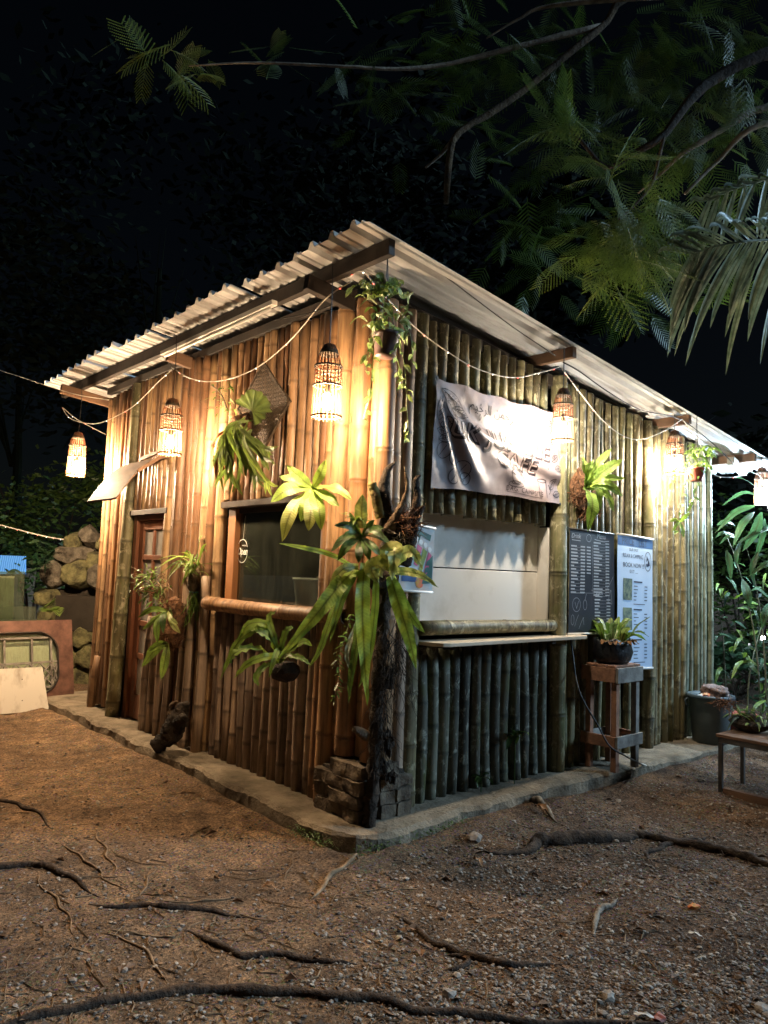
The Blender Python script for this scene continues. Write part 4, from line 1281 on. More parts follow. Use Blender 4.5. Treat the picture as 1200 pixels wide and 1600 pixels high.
# dark glossy rosette in the middle of the corner
f = thing('dark_rosette_fern', at(563, 838, 4.5), 'dark green glossy rosette plant on the corner above the long ferns', 'fern', 'epiphyte ferns on the hut')
c = (565, 838, 4.45)
for tip, mid, w in (((517, 862, 4.3), (540, 840, 4.33), .05), ((527, 876, 4.28), (545, 850, 4.3), .055), ((522, 821, 4.32), (545, 822, 4.35), .045), ((602, 841, 4.28), (583, 828, 4.32), .05),
                    ((611, 850, 4.3), (590, 838, 4.32), .05), ((594, 868, 4.25), (580, 852, 4.28), .055), ((546, 800, 4.4), (554, 818, 4.4), .035), ((585, 812, 4.4), (576, 822, 4.4), .035),
                    ((560, 880, 4.25), (562, 858, 4.28), .05), ((577, 876, 4.25), (572, 856, 4.28), .05), ((535, 842, 4.3), (548, 834, 4.33), .045), ((600, 825, 4.35), (584, 826, 4.37), .04)):
    pleaf(f, [c, mid, tip], w, 'leaf_deep', wave=.03, base=.3)
pleaf(f, [(566, 825, 4.4), (565, 800, 4.38), (567, 772, 4.36)], .085, 'leaf_pale', wave=.05, base=.5)
rosette(f, at(556, 815, 4.4), 16, (.07, .13), (.012, .02), 'leaf_mid', -.1, .9, .3, TOCAM, .4, joined=True)

# big fern with long strap leaves
f = thing('strap_fern', at(592, 890, 4.45), 'big corner fern with long bright strap leaves hanging down', 'fern', 'epiphyte ferns on the hut')
for P, w, mt in (
        ([(570, 880, 4.4), (566, 940, 4.28), (569, 1020, 4.27), (574, 1103, 4.3)], .088, 'leaf_fern'),
        ([(588, 895, 4.42), (586, 950, 4.35), (576, 1030, 4.33), (560, 1075, 4.34)], .045, 'leaf_fern'),
        ([(556, 888, 4.4), (530, 915, 4.25), (490, 965, 4.18), (433, 1032, 4.2)], .095, 'leaf_fern'),
        ([(558, 893, 4.4), (538, 925, 4.28), (525, 965, 4.26), (515, 1005, 4.28)], .05, 'leaf_mid'),
        ([(530, 930, 4.35), (514, 975, 4.3), (500, 1015, 4.28), (481, 1046, 4.28)], .042, 'leaf_fern'),
        ([(560, 885, 4.4), (535, 890, 4.3), (520, 915, 4.28), (515, 955, 4.3)], .055, 'leaf_pale'),
        ([(610, 900, 4.42), (622, 940, 4.33), (640, 1000, 4.33), (650, 1045, 4.36)], .088, 'leaf_fern'),
        ([(620, 912, 4.42), (632, 945, 4.36), (648, 970, 4.36), (664, 990, 4.38)], .06, 'leaf_fern'),
        ([(600, 890, 4.42), (608, 868, 4.3), (616, 862, 4.25), (612, 908, 4.2)], .125, 'leaf_pale'),
        ([(600, 893, 4.42), (590, 884, 4.3), (580, 890, 4.24), (592, 912, 4.22)], .11, 'leaf_pale'),
        ([(604, 890, 4.42), (625, 868, 4.32), (645, 864, 4.28), (660, 890, 4.28)], .085, 'leaf_pale'),
        ([(608, 893, 4.42), (635, 893, 4.33), (660, 900, 4.3), (685, 918, 4.3)], .05, 'leaf_pale'),
        ([(552, 885, 4.4), (515, 866, 4.3), (470, 855, 4.25), (436, 849, 4.22)], .03, 'leaf_fern'),
        ([(560, 960, 4.4), (556, 1010, 4.34), (548, 1060, 4.33), (545, 1098, 4.34)], .045, 'leaf_mid'),
        ([(556, 975, 4.4), (542, 1020, 4.36), (548, 1050, 4.34)], .03, 'leaf_palm')):
    pleaf(f, P, w, mt, n=26, wave=.13, wfreq=15, base=.6, peak=.35, nrm=TOCAM + V((0, 0, .25)) + rand_dir() * .25)
build('root_ball', MB().rock(at(592, 898, 4.52), .085, 6, 2, (1, 1, 1.2), amp=.5), 'bark_dark', f, origin=at(592, 898, 4.52))

# small creeper hanging on the corner
f = thing('creeper', at(545, 985, 4.42), 'thin creeper with tiny leaves hanging down the corner poles', 'vine')
st = catmull([at(548, 960, 4.45), at(540, 995, 4.4), at(528, 1030, 4.4), at(530, 1060, 4.4), at(522, 1095, 4.4)], 20)
build('stem', MB().tube(st, .002, 5), 'twig', f, origin=st[0])
mb = MB()
for p in st:
    for k in range(3):
        blade(mb, p, rand_dir(-.6, .5) + TOCAM * .3, rnd(.03, .055), rnd(.010, .017), .3)
build('foliage', mb, 'leaf_mid', f, origin=st[0], kind='stuff')

# fern in a black pot under the window sill
f = thing('window_fern', at(442, 1055, 4.75), 'green lobed fern in a dark clump below the window sill', 'fern', 'epiphyte ferns on the hut')
build('root_ball', MB().rock(at(448, 1050, 4.72), .085, 9, 2, (1.15, .9, .75), amp=.4), 'bark_dark', f, origin=at(448, 1050, 4.72))
c = (438, 1035, 4.66)
for P, w in (([(415, 985, 4.5), (375, 1000, 4.45), (343, 1063, 4.45)], .05), ([(400, 1012, 4.48), (368, 1020, 4.42), (358, 1038, 4.42)], .05), ([(420, 980, 4.5), (390, 975, 4.45), (372, 1000, 4.45)], .045),
             ([(425, 1000, 4.5), (405, 985, 4.45), (402, 975, 4.45)], .045), ([(415, 1040, 4.5), (400, 1058, 4.45), (404, 1072, 4.45)], .04), ([(440, 1010, 4.5), (448, 985, 4.48), (460, 980, 4.5)], .04),
             ([(455, 1015, 4.5), (475, 1002, 4.48), (488, 1010, 4.5)], .04), ([(425, 1025, 4.45), (390, 1035, 4.4), (365, 1060, 4.42)], .045), ([(450, 1025, 4.5), (470, 1028, 4.45), (487, 1040, 4.45)], .035),
             ([(430, 1000, 4.5), (420, 965, 4.5), (432, 955, 4.5)], .035), ([(436, 1015, 4.5), (428, 1030, 4.42), (420, 1060, 4.42)], .035)):
    pleaf(f, [c] + P, w, 'leaf_fern' if rnd(0, 1) < .75 else 'leaf_mid', n=18, wave=.28, wfreq=22, base=.3)

# staghorn fern
f = thing('staghorn_fern', on_x(385, 660, -.05), 'staghorn fern with a round fan leaf mounted over the woven mat', 'fern', 'epiphyte ferns on the hut')
hx0 = V((math.sin(YAW), -math.cos(YAW), 0))
mb = MB(); c0 = on_x(394, 642, -.16); nf = 26; vs_ = [c0]
for r_, dx in ((.5, -.03), (1.0, -.07)):
    for k in range(nf + 1):
        a = math.radians(-75 + 235 * k / nf)
        rr_ = r_ * .135 * (1 + .06 * math.sin(k * 2.6)) * (1.1 if .3 < k / nf < .8 else .9)
        vs_.append(c0 + TOCAM * (-dx * (1 + .45 * math.sin(k * 2.1))) + hx0 * math.cos(a) * rr_ + V((0, 0, math.sin(a) * rr_)))
n1 = nf + 1
fs = [(0, 1 + k, 2 + k) for k in range(nf)] + [(1 + k, 1 + n1 + k, 2 + n1 + k, 2 + k) for k in range(nf)]
mb.add(vs_, fs, [1.0] + [.6 * (k % 3 == 0) for k in range(n1)] + [0.0] * n1)
build('shield_leaf', mb, 'leaf_stag', f, origin=c0, smooth=True, attr='rib')
build('root_ball', MB().rock(on_x(378, 668, -.07), .10, 3, 2, (.8, 1.1, 1.2), amp=.4), 'coir', f, origin=on_x(378, 668, -.07))
for i in range(26):
    a = on_x(rnd(362, 395), rnd(650, 685), -.13)
    tx, ty = rnd(335, 420), rnd(700, 765)
    tipp = on_x(tx, ty, rnd(-.30, -.12)); mid = a.lerp(tipp, .45) + V((rnd(-.09, -.02), rnd(-.03, .03), rnd(.0, .06)))
    mb = strap_leaf(MB(), [a, mid, tipp], rnd(.03, .05), TOCAM + rand_dir() * .5, 9, .2, .1, 8, .3, .65, .5)
    d = (tipp - mid).normalized(); sd = d.cross(TOCAM).normalized()
    for s_ in (-1, 1):
        strap_leaf(mb, [tipp - d * .02, tipp + d * .05 + sd * s_ * .02, tipp + d * rnd(.08, .13) + sd * s_ * rnd(.02, .06)], .026, TOCAM + rand_dir() * .4, 5, .2, .1, 8, .7, .2)
    build('frond', mb, 'leaf_stag' if i % 4 else 'leaf_fern', f, origin=a, smooth=True, attr='rib')
for i in range(9):
    a = on_x(rnd(350, 380), rnd(660, 690), -.07); b_ = a + V((rnd(-.05, 0), rnd(.02, .16), rnd(-.42, -.22)))
    build('dead_frond', strap_leaf(MB(), [a, a.lerp(b_, .5) + V((-.05, 0, 0)), b_], rnd(.03, .05), TOCAM + rand_dir(), 8, .5, .3, 9), 'dry_leaf', f, origin=a, smooth=True)
build('stem', MB().tube(catmull([on_x(355, 640, -.06), on_x(345, 615, -.09), on_x(330, 602, -.08)], 8), .006, 6), 'bark_pale', f, origin=on_x(355, 640, -.06))
mb = MB()
for i in range(30):
    blade(mb, on_x(rnd(328, 372), rnd(600, 650), rnd(-.14, -.06)), rand_dir(-.5, .8) + TOCAM * .4, rnd(.05, .10), rnd(.012, .022), .4)
build('small_leaves', mb, 'leaf_mid', f, origin=on_x(350, 625, -.1), kind='stuff')

# diamond woven mat
mc = on_x(413, 632, -.012)
mat_t = thing('woven_mat', mc, 'dark diamond-shaped woven mat hung behind the staghorn fern', 'mat')
corners = [on_x(372, 640, -.03), on_x(412, 566, -.03), on_x(452, 628, -.03), on_x(412, 702, -.03)]
U_, W_ = corners[1] - corners[0], corners[3] - corners[0]
mb = MB(); ns = 22
for i in range(ns):
    u = (i + .5) / ns
    for (A, B, o_) in ((corners[0] + U_ * u, corners[0] + U_ * u + W_, 0), (corners[0] + W_ * u, corners[0] + W_ * u + U_, 1)):
        pts = [A.lerp(B, q / 22) + V(((.0035 if (q + i + o_) % 2 else -.0035), 0, 0)) for q in range(23)]
        sd = ((U_ if o_ == 0 else W_).normalized()) * .0072
        vv = []
        for p in pts:
            vv += [p - sd, p + sd]
        mb.add(vv, [(2 * q, 2 * q + 1, 2 * q + 3, 2 * q + 2) for q in range(22)])
build('weave', mb, 'woven_dark', mat_t, origin=mc, kind='stuff')
mb = MB()
for a, b_ in zip(corners, corners[1:] + corners[:1]):
    mb.bar(a, b_, .014, .018, V((1, 0, 0)))
build('rim', mb, 'woven_dark', mat_t, origin=mc)

# orchid clump on the wall left of the window
f = thing('orchid_clump', on_x(300, 890, -.08), 'spiky orchid clump tied to the tan poles left of the window', 'orchid')
build('root_ball', MB().rock(on_x(303, 905, -.06), .07, 2, 2, (.7, .8, 1.8), amp=.4), 'bark', f, origin=on_x(303, 905, -.06))
for i in range(26):
    a = on_x(rnd(296, 312), rnd(870, 900), -.10); d = (rand_dir(-.35, .75) + V((-.5, .1, 0))).normalized(); ln = rnd(.16, .32)
    P = [a, a + d * ln * .5 + V((0, 0, .03)), a + d * ln + V((0, 0, -.10 * rnd(.2, 1.3)))]
    build('leaf', strap_leaf(MB(), P, rnd(.018, .032), V((0, 0, 1)) + rand_dir() * .4, 8, .3, .03), 'leaf_mid' if i % 3 else 'leaf_fern', f, origin=a, smooth=True, attr='rib')
hairy(f, on_x(304, 935, -.07), 26, (.02, .03, .06), (.1, .25), 'leaf_mid', .004, name='aerial_roots')
build('tie', MB().tube([on_x(303, 925, -.07) + V((-.03 * math.cos(k * .5), .06 * math.sin(k * .5), 0)) for k in range(13)], .004, 5), 'print_teal', f, origin=on_x(303, 925, -.07))

# coir mound with mixed epiphytes beside the door
f = thing('coir_plant_mound', on_x(262, 985, -.14), 'brown coir mound with mixed epiphytes hanging beside the door', 'plants')
cc = on_x(268, 975, -.16)
mb = MB().rock(cc, .17, 5, 3, (.7, .75, 1.35), amp=.45)
build('root_ball', mb, 'coir', f, origin=cc)
hairy(f, cc, 260, (.09, .1, .2), (.04, .10), 'coir', .0022, down=.1)
for (px, py, n_, L_, w_, mt) in ((235, 905, 70, (.06, .13), (.012, .020), 'leaf_mid'), (222, 920, 40, (.05, .12), (.010, .016), 'leaf_deep'), (250, 935, 50, (.05, .1), (.012, .02), 'leaf_mid')):
    mb = MB(); a = on_x(px, py, -.24)
    for k in range(n_):
        p = a + V((rnd(-.07, .07), rnd(-.14, .14), rnd(-.10, .10)))
        blade(mb, p, rand_dir(-.5, .7) + V((-.5, .2, 0)), rnd(*L_), rnd(*w_), .4)
    build('foliage', mb, mt, f, origin=a, kind='stuff')
mb = MB()
for k in range(26):
    p = on_x(rnd(225, 258), rnd(900, 945), -.2); q = on_x(rnd(196, 275), rnd(880, 930), rnd(-.35, -.15))
    mb.tube(catmull([p, p.lerp(q, .5) + V((0, 0, .05)), q], 6), [.003] * 6 + [.001], 4)
build('twigs', mb, 'twig', f, origin=cc, kind='stuff')
for tip, mid, w, mt in (((222, 1042, 6.0), (245, 1012, 5.95), .085, 'leaf_fern'), ((232, 1018, 5.95), (250, 1008, 5.95), .07, 'leaf_fern'), ((252, 1062, 5.95), (258, 1030, 5.95), .07, 'leaf_fern'),
                        ((282, 990, 5.85), (270, 975, 5.85), .045, 'leaf_pale'), ((278, 975, 5.85), (268, 968, 5.85), .04, 'leaf_pale'), ((215, 965, 6.05), (238, 952, 5.95), .05, 'leaf_mid'),
                        ((222, 985, 6.0), (242, 968, 5.95), .05, 'leaf_fern'), ((246, 1005, 5.9), (246, 975, 5.9), .055, 'leaf_mid'), ((255, 990, 5.88), (255, 965, 5.9), .05, 'leaf_deep')):
    pleaf(f, [(262, 1005 if tip[1] > 1010 else 955, 5.98), mid, tip], w, mt)

# weathered driftwood at the foot of the wall
dw = thing('driftwood_stump', on_ground(262, 1165, .1), 'twisted grey driftwood leaning at the foot of the side wall', 'driftwood')
gnarl('trunk', [on_ground(240, 1173, .1) + V((0, 0, .02)), on_x(262, 1152, -.22), on_x(275, 1128, -.18), on_x(285, 1108, -.14), on_x(294, 1098, -.12)], [.055, .075, .085, .06, .02], 'bark_dark', dw, jit=.22)
gnarl('branch', [on_x(272, 1135, -.2), on_x(285, 1122, -.2), on_x(292, 1120, -.18)], [.05, .035, .01], 'bark_dark', dw, jit=.2)
gnarl('branch', [on_x(268, 1120, -.2), on_x(268, 1104, -.2), on_x(276, 1096, -.2)], [.035, .025, .01], 'bark', dw, jit=.2)

# fern on the front wall
f = thing('wall_fern', on_y(915, 775, -.06), 'bird nest fern on coir fixed to the mossy front wall above the menu', 'fern', 'epiphyte ferns on the hut')
for px, py, r_, sq in ((908, 765, .10, (.7, .6, 1.5)), (918, 800, .085, (1, .6, .7))):
    build('coir', MB().rock(on_y(px, py, -.06), r_, px, 3, sq, amp=.7), 'coir', f, origin=on_y(px, py, -.06))
    hairy(f, on_y(px, py, -.09), 110, (r_ * .8 * sq[0], .05, r_ * .8 * sq[2]), (.04, .10), 'coir', .0028, down=.2)
c = (914, 762, 5.82)
for tip, mid, w in (((973, 718, 5.62), (945, 735, 5.65), .085), ((974, 775, 5.6), (945, 757, 5.62), .08), ((960, 800, 5.6), (945, 770, 5.62), .06), ((918, 830, 5.62), (926, 785, 5.6), .095), ((978, 748, 5.65), (945, 748, 5.65), .06),
                    ((911, 712, 5.7), (914, 735, 5.7), .06), ((928, 718, 5.7), (918, 735, 5.7), .05), ((956, 700, 5.7), (935, 725, 5.7), .06), ((938, 795, 5.6), (934, 765, 5.62), .06), ((962, 760, 5.6), (940, 752, 5.62), .06)):
    pleaf(f, [c, mid, tip], w, 'leaf_fern' if rnd(0, 1) < .6 else 'leaf_mid', wave=.1)


# hanging pots
def hanging_pot(name, c, r, h, pot_mat, top, label, leaf, n, spread, size, vines, lw):
    c = V(c)
    f = thing(name, c, label, 'hanging plant')
    build('pot', MB().lathe(c, [(r * .72, 0), (r * .75, .01), (r * .98, h * .86), (r * 1.06, h * .87), (r * 1.06, h), (r * .95, h), (r * .9, h * .85), (0, h * .85)], 20), pot_mat, f, origin=c, smooth=True)
    mb = MB()
    for a in (0, 2.1, 4.2):
        mb.tube([c + V((r * math.cos(a), r * math.sin(a), h)), c.lerp(V(top), .55) + V((.01 * math.cos(a), .01 * math.sin(a), 0)), V(top)], .0022, 5)
    build('hanger', mb, 'cable_black', f, origin=c)
    for i in range(n):
        p = c + V((rnd(-1, 1) * spread[0], rnd(-1, 1) * spread[0], h * .8 + rnd(0, 1) * spread[1]))
        d = (rand_dir(-.3, .6) + (p - c - V((0, 0, h))) * 3).normalized(); ln = rnd(*size)
        P = [p, p + d * ln * .5 + V((0, 0, .01)), p + d * ln + V((0, 0, -ln * rnd(.2, .6)))]
        build('leaf', strap_leaf(MB(), P, ln * lw, V((0, 0, 1)) + TOCAM * .6 + rand_dir() * .5, 6, .25, .02, 5, .2, .4), leaf if i % 4 else 'leaf_mid', f, origin=p, smooth=True, attr='rib')
    for P in vines:
        pts = catmull(P, 18)
        build('vine', MB().tube(pts, .0022, 5), 'leaf_mid', f, origin=pts[0])
        mb = MB()
        for k in range(2, 19, 2):
            d = rand_dir(-.8, .2) + TOCAM * .3; ln = rnd(.035, .065)
            strap_leaf(mb, [pts[k], pts[k] + d.normalized() * ln * .5, pts[k] + d.normalized() * ln + V((0, 0, -.02))], ln * .5, TOCAM + V((0, 0, .6)) + rand_dir() * .5, 5, .2, 0, 5, .2, .4)
        build('vine_leaves', mb, leaf, f, origin=pts[0], smooth=True, attr='rib', kind='stuff')
    return f


hp = at(602, 558, 4.28)
hanging_pot('hanging_pot', hp, .078, .14, 'pot_brown', at(606, 392, 4.5), 'brown hanging pot of variegated trailing leaves under the roof peak', 'leaf_variegated', 80, (.10, .30), (.06, .11),
            [[at(585, 530, 4.25), at(582, 575, 4.22), at(577, 620, 4.22), at(568, 655, 4.22)], [at(620, 520, 4.25), at(632, 570, 4.25), at(636, 640, 4.3), at(640, 690, 4.35)],
             [at(615, 535, 4.25), at(628, 590, 4.25), at(638, 610, 4.3)], [at(620, 500, 4.25), at(640, 520, 4.25), at(645, 565, 4.28)], [at(600, 470, 4.3), at(575, 440, 4.3), at(550, 450, 4.3)],
             [at(588, 520, 4.2), at(575, 545, 4.2), at(572, 580, 4.2)]], .5)
hq = at(1088, 752, 6.75)
hanging_pot('hanging_pot', hq, .07, .12, 'pot_red', at(1089, 648, 6.75), 'small red hanging pot with dry trailing stems near the lower eave', 'leaf_mid', 34, (.12, .22), (.08, .16),
            [[at(1080, 730, 6.7), at(1068, 760, 6.68), at(1062, 800, 6.68), at(1060, 830, 6.68)], [at(1095, 735, 6.7), at(1085, 775, 6.7), at(1080, 790, 6.7)],
             [at(1075, 720, 6.7), at(1055, 735, 6.66), at(1048, 760, 6.66)]], .28)
# small epiphyte on the pole under the fifth lantern
f = thing('pole_epiphyte', on_y(1062, 818, -.06), 'small straggling epiphyte on a mossy pole under the red pot', 'plant')
for tip, mid, w in (((1078, 800, 6.6), (1070, 808, 6.6), .035), ((1050, 832, 6.6), (1058, 818, 6.6), .03), ((1068, 840, 6.6), (1066, 828, 6.6), .04), ((1046, 815, 6.6), (1055, 812, 6.6), .03)):
    pleaf(f, [(1062, 816, 6.66), mid, tip], w, 'leaf_fern')
# seedlings at the foot of the front wall
for px, py, s_, lab in ((805, 1150, .16, 'dark green seedling growing at the foot of the shaded front wall'), (752, 1215, .09, 'tiny green sprig at the slab near the corner')):
    c = on_y(px, py, -.06)
    f = thing('seedling', (c.x, c.y, .1), lab, 'plant')
    build('stem', MB().tube([(c.x, c.y, .1), c], .004, 5), 'leaf_deep', f, origin=(c.x, c.y, .1))
    rosette(f, c, 9, (s_ * .6, s_), (s_ * .22, s_ * .34), 'leaf_deep', -.4, .9, .5)


# ================================================================== things on the ground by the front wall
# plant stand
st = thing('plant_stand', (2.435, -.18, .1), 'rough red and grey timber plant stand in front of the price list', 'stand')
sx0, sx1, sy0, sy1 = 2.275, 2.63, -.335, -.045
for (x, y, mt) in ((sx0 + .03, sy0 + .03, 'stand_wood'), (sx1 - .03, sy0 + .03, 'grey_wood'), (sx0 + .03, sy1 - .03, 'stand_wood'), (sx1 - .03, sy1 - .03, 'stand_wood')):
    build('leg', MB().box((x - .024, y - .024, .1), (x + .024, y + .024, .885)), mt, st, origin=(x, y, .1), bevel=.003)
for z0, z1, e in ((.785, .90, .0), (.285, .375, .012)):
    build('apron', MB().box((sx0 - .012, sy0 - .018, z0), (sx1 + .012, sy0 + .004, z1)), 'grey_wood', st, bevel=.003)
    build('apron', MB().box((sx0 - .018, sy0 + .005, z0 + .001), (sx0 + .004, sy1 + .02, z1 - .002)), 'stand_wood', st, bevel=.003)
    build('apron', MB().box((sx1 - .004, sy0 + .005, z0 + .001), (sx1 + .018, sy1 + .02, z1 - .002)), 'stand_wood', st, bevel=.003)
    build('apron', MB().box((sx0 + .005, sy1 - .002, z0 + .002), (sx1 - .005, sy1 + .018, z1 - .003)), 'grey_wood', st, bevel=.003)
for k in range(3):
    y0 = sy0 + .006 + k * .09
    build('top_board', MB().box((sx0 - .01, y0, .901), (sx1 + .01, y0 + .082, .917)), 'stand_wood', st, bevel=.003)
build('shelf', MB().box((sx0 + .01, sy0 + .01, .30), (sx1 - .01, sy1 - .005, .315)), 'grey_wood', st)

# black grow bag with pitcher-like plants
bp = V((2.455, -.185, .918))
bagt = thing('grow_bag_planter', bp, 'black plastic grow bag of broad leaves on the timber stand', 'planter')
mb = MB(); n = 28; prof = [(.13, 0), (.165, .03), (.178, .09), (.165, .15), (.172, .185), (.150, .19), (.14, .165), (0, .16)]
for q, (r, z) in enumerate(prof):
    for k in range(n):
        a = 2 * math.pi * k / n; w_ = 1 + .07 * mnoise.noise(V((math.cos(a) * 2, math.sin(a) * 2, z * 9))) + .035 * math.sin(a * 9 + z * 30)
        mb.v.append(bp + V((r * w_ * math.cos(a), r * w_ * .82 * math.sin(a), z + (.018 * math.sin(a * 5 + 1) if q in (4, 5) else 0))))
mb.f = [(i * n + k, i * n + (k + 1) % n, (i + 1) * n + (k + 1) % n, (i + 1) * n + k) for i in range(len(prof) - 1) for k in range(n)] + [tuple(reversed(range(n)))]
mb.attr = [0] * len(mb.v); mb.mi = [0] * len(mb.f)
build('bag', mb, 'black_plastic', bagt, origin=bp, smooth=True)
build('soil', MB().lathe(bp + V((0, 0, .155)), [(.14, 0), (.10, .02), (0, .03)], 18, wob=.06), 'litter', bagt, origin=bp)
random.seed(31)
for i in range(34):
    a = rnd(0, 6.28); r = rnd(.02, .13); p = bp + V((r * math.cos(a), r * .8 * math.sin(a), .17))
    d = V((math.cos(a) * rnd(.2, 1), math.sin(a) * rnd(.2, 1), rnd(.35, 1.1))).normalized(); ln = rnd(.12, .32)
    P = [p, p + d * ln * .5 + V((0, 0, .02)), p + d * ln + V((0, 0, -ln * rnd(0, .35)))]
    build('leaf', strap_leaf(MB(), P, rnd(.04, .07), V((0, 0, 1)) - d * .3 + rand_dir() * .4, 9, .25, .06, 6, .35, .6), random.choice(['leaf_fern', 'leaf_pale', 'leaf_mid', 'leaf_fern', 'leaf_variegated']), bagt, origin=p, smooth=True, attr='rib')
for i in range(10):
    a = rnd(2.5, 6.5); p = bp + V((.13 * math.cos(a), .11 * math.sin(a), .18))
    d = V((math.cos(a), math.sin(a), .1)); ln = rnd(.05, .09)
    build('dead_leaf', strap_leaf(MB(), [p, p + d * ln * .5, p + d * ln + V((0, 0, -.03))], rnd(.03, .05), V((0, 0, 1)) + rand_dir() * .5, 6, .4, .2), 'dry_leaf', bagt, origin=p, smooth=True)

# rubbish bin
bc = V((4.13, -.215, .10))
bt = thing('rubbish_bin', bc, 'grey plastic rubbish bin with blue rim standing at the end of the slab', 'bin')
build('body', MB().lathe(bc, [(.155, 0), (.162, .012), (.19, .40), (.192, .43), (.176, .43), (.15, .03), (0, .03)], 36), 'bin_plastic', bt, origin=bc, smooth=True)
build('rim', MB().lathe(bc + V((0, 0, .405)), [(.193, 0), (.212, .004), (.218, .018), (.214, .034), (.2, .038), (.18, .036), (.18, .02)], 36), 'bin_rim', bt, origin=bc, smooth=True)
for s_ in (-1, 1):
    h = bc + V((RT.x * .215 * s_, RT.y * .215 * s_, .37))
    build('handle', MB().tube([h + V((0, 0, .03)), h + V((RT.x * .025 * s_, RT.y * .025 * s_, .01)), h + V((RT.x * .02 * s_, RT.y * .02 * s_, -.03)), h + V((0, 0, -.04))], .009, 8), 'bin_rim', bt, origin=h, smooth=True)
t = thing('rubbish_bag', bc + V((.03, -.03, .40)), 'crumpled brown rubbish bag on top of the bin', 'bag')
build('bag', MB().rock(bc + V((.035, -.03, .44)), .125, 12, 4, (1.2, 1.0, .62), amp=.65), 'soft_bag', t, origin=bc + V((.03, -.03, .4)), smooth=True)
t = thing('rubbish_wrapper', bc + V((-.09, .02, .42)), 'red and white wrapper tucked inside the bin rim', 'wrapper')
build('wrapper', MB().rock(bc + V((-.09, -.01, .435)), .055, 4, 2, (1.2, .8, .5), amp=.5), 'print_red', t, origin=bc + V((-.09, .02, .42)))
build('paper', MB().rock(bc + V((-.12, .03, .432)), .04, 7, 2, (1.2, .8, .5), amp=.5), 'print_white', t, origin=bc + V((-.12, .02, .42)))

# low bench at the right edge
bn = thing('low_bench', (3.05, -1.5, 0), 'low wooden bench with square metal legs at the right edge', 'bench')
for k in range(3):
    x0 = 2.85 + k * .15
    build('board', MB().box((x0, -2.25, .405), (x0 + .143, -.845, .43)), 'beam_wood', bn, bevel=.003)
build('rail', MB().box((2.862, -2.2, .365), (2.89, -.86, .404)), 'metal_dark', bn)
build('rail', MB().box((3.255, -2.2, .365), (3.28, -.86, .404)), 'metal_dark', bn)
for (x, y) in ((2.875, -.875), (3.27, -.875), (2.875, -2.15), (3.27, -2.15)):
    build('leg', MB().box((x - .014, y - .014, -.05), (x + .014, y + .014, .364)), 'metal_dark', bn)
build('foot_rail', MB().box((2.85, -2.2, -.03), (2.90, -.90, .03)), 'beam_wood', bn)
# plants on the bench
bpz = at(1172, 1138, 5.95); bpz.z = .432
f = thing('bench_plant', bpz, 'clump of grassy orchids lying on the bench end', 'plants')
build('root_ball', MB().rock(bpz + V((0, 0, .06)), .10, 8, 2, (1.1, 1.4, .8), amp=.4), 'bark_dark', f, origin=bpz)
for i in range(40):
    p = bpz + V((rnd(-.1, .1), rnd(-.18, .12), rnd(.04, .14))); d = rand_dir(-.15, .9); ln = rnd(.10, .22)
    build('leaf', strap_leaf(MB(), [p, p + d * ln * .55, p + d * ln + V((0, 0, -ln * rnd(.1, .5)))], rnd(.014, .024), V((0, 0, 1)) + rand_dir() * .4, 7, .3, .02), random.choice(['leaf_fern', 'leaf_mid', 'leaf_bamboo']), f, origin=p, smooth=True, attr='rib')
hairy(f, at(1132, 1098, 5.95), 60, (.06, .06, .03), (.05, .12), 'coir', .0025, down=.1)
rt_ = at(1150, 1120, 7.3); rt_.z = .0
t = thing('red_crate', (rt_.x, rt_.y, 0), 'red plastic crate corner behind the bench', 'crate')
build('crate', MB().box((rt_.x - .05, rt_.y - .12, .0), (rt_.x + .2, rt_.y + .1, .30)).box((rt_.x - .06, rt_.y - .13, .30), (rt_.x + .21, rt_.y + .11, .33)), 'pot_red', t, origin=(rt_.x, rt_.y, 0), bevel=.006)

# ================================================================== left side: stone wall, leaning panels
hx = V((math.sin(YAW), -math.cos(YAW), 0)); hy = V((math.cos(YAW), math.sin(YAW), 0))
random.seed(17)
wo = at(60, 1000, 9.8)
sw = thing('stone_wall', (wo.x, wo.y, 0), 'mossy rubble stone wall beyond the far end of the hut', 'wall')
def wpt(px, py, dep=0.0):
    return at(px, py, 9.8) + hy * dep
A0, A1 = wpt(30, 1100), wpt(230, 1100)
Mw = Matrix((hx, hy, V((0, 0, 1)))).transposed().to_4x4(); Mw.translation = V((wo.x, wo.y, 0))
def wl(px, py):
    q = Mw.inverted() @ wpt(px, py); return q.x, q.z
xL, _ = wl(62, 900); xR, _ = wl(230, 900)
_, zt = wl(100, 850); _, zb = wl(100, 928); _, zc = wl(100, 985); _, zd = wl(100, 1062)
build('core', MB().box((xL + .05, .12, -.1), (xR, .5, zb + .05), Mw).box((xL + .25, .14, zb), (xR, .5, zt + .1), Mw), 'mortar', sw)
rows = []
z = -.05
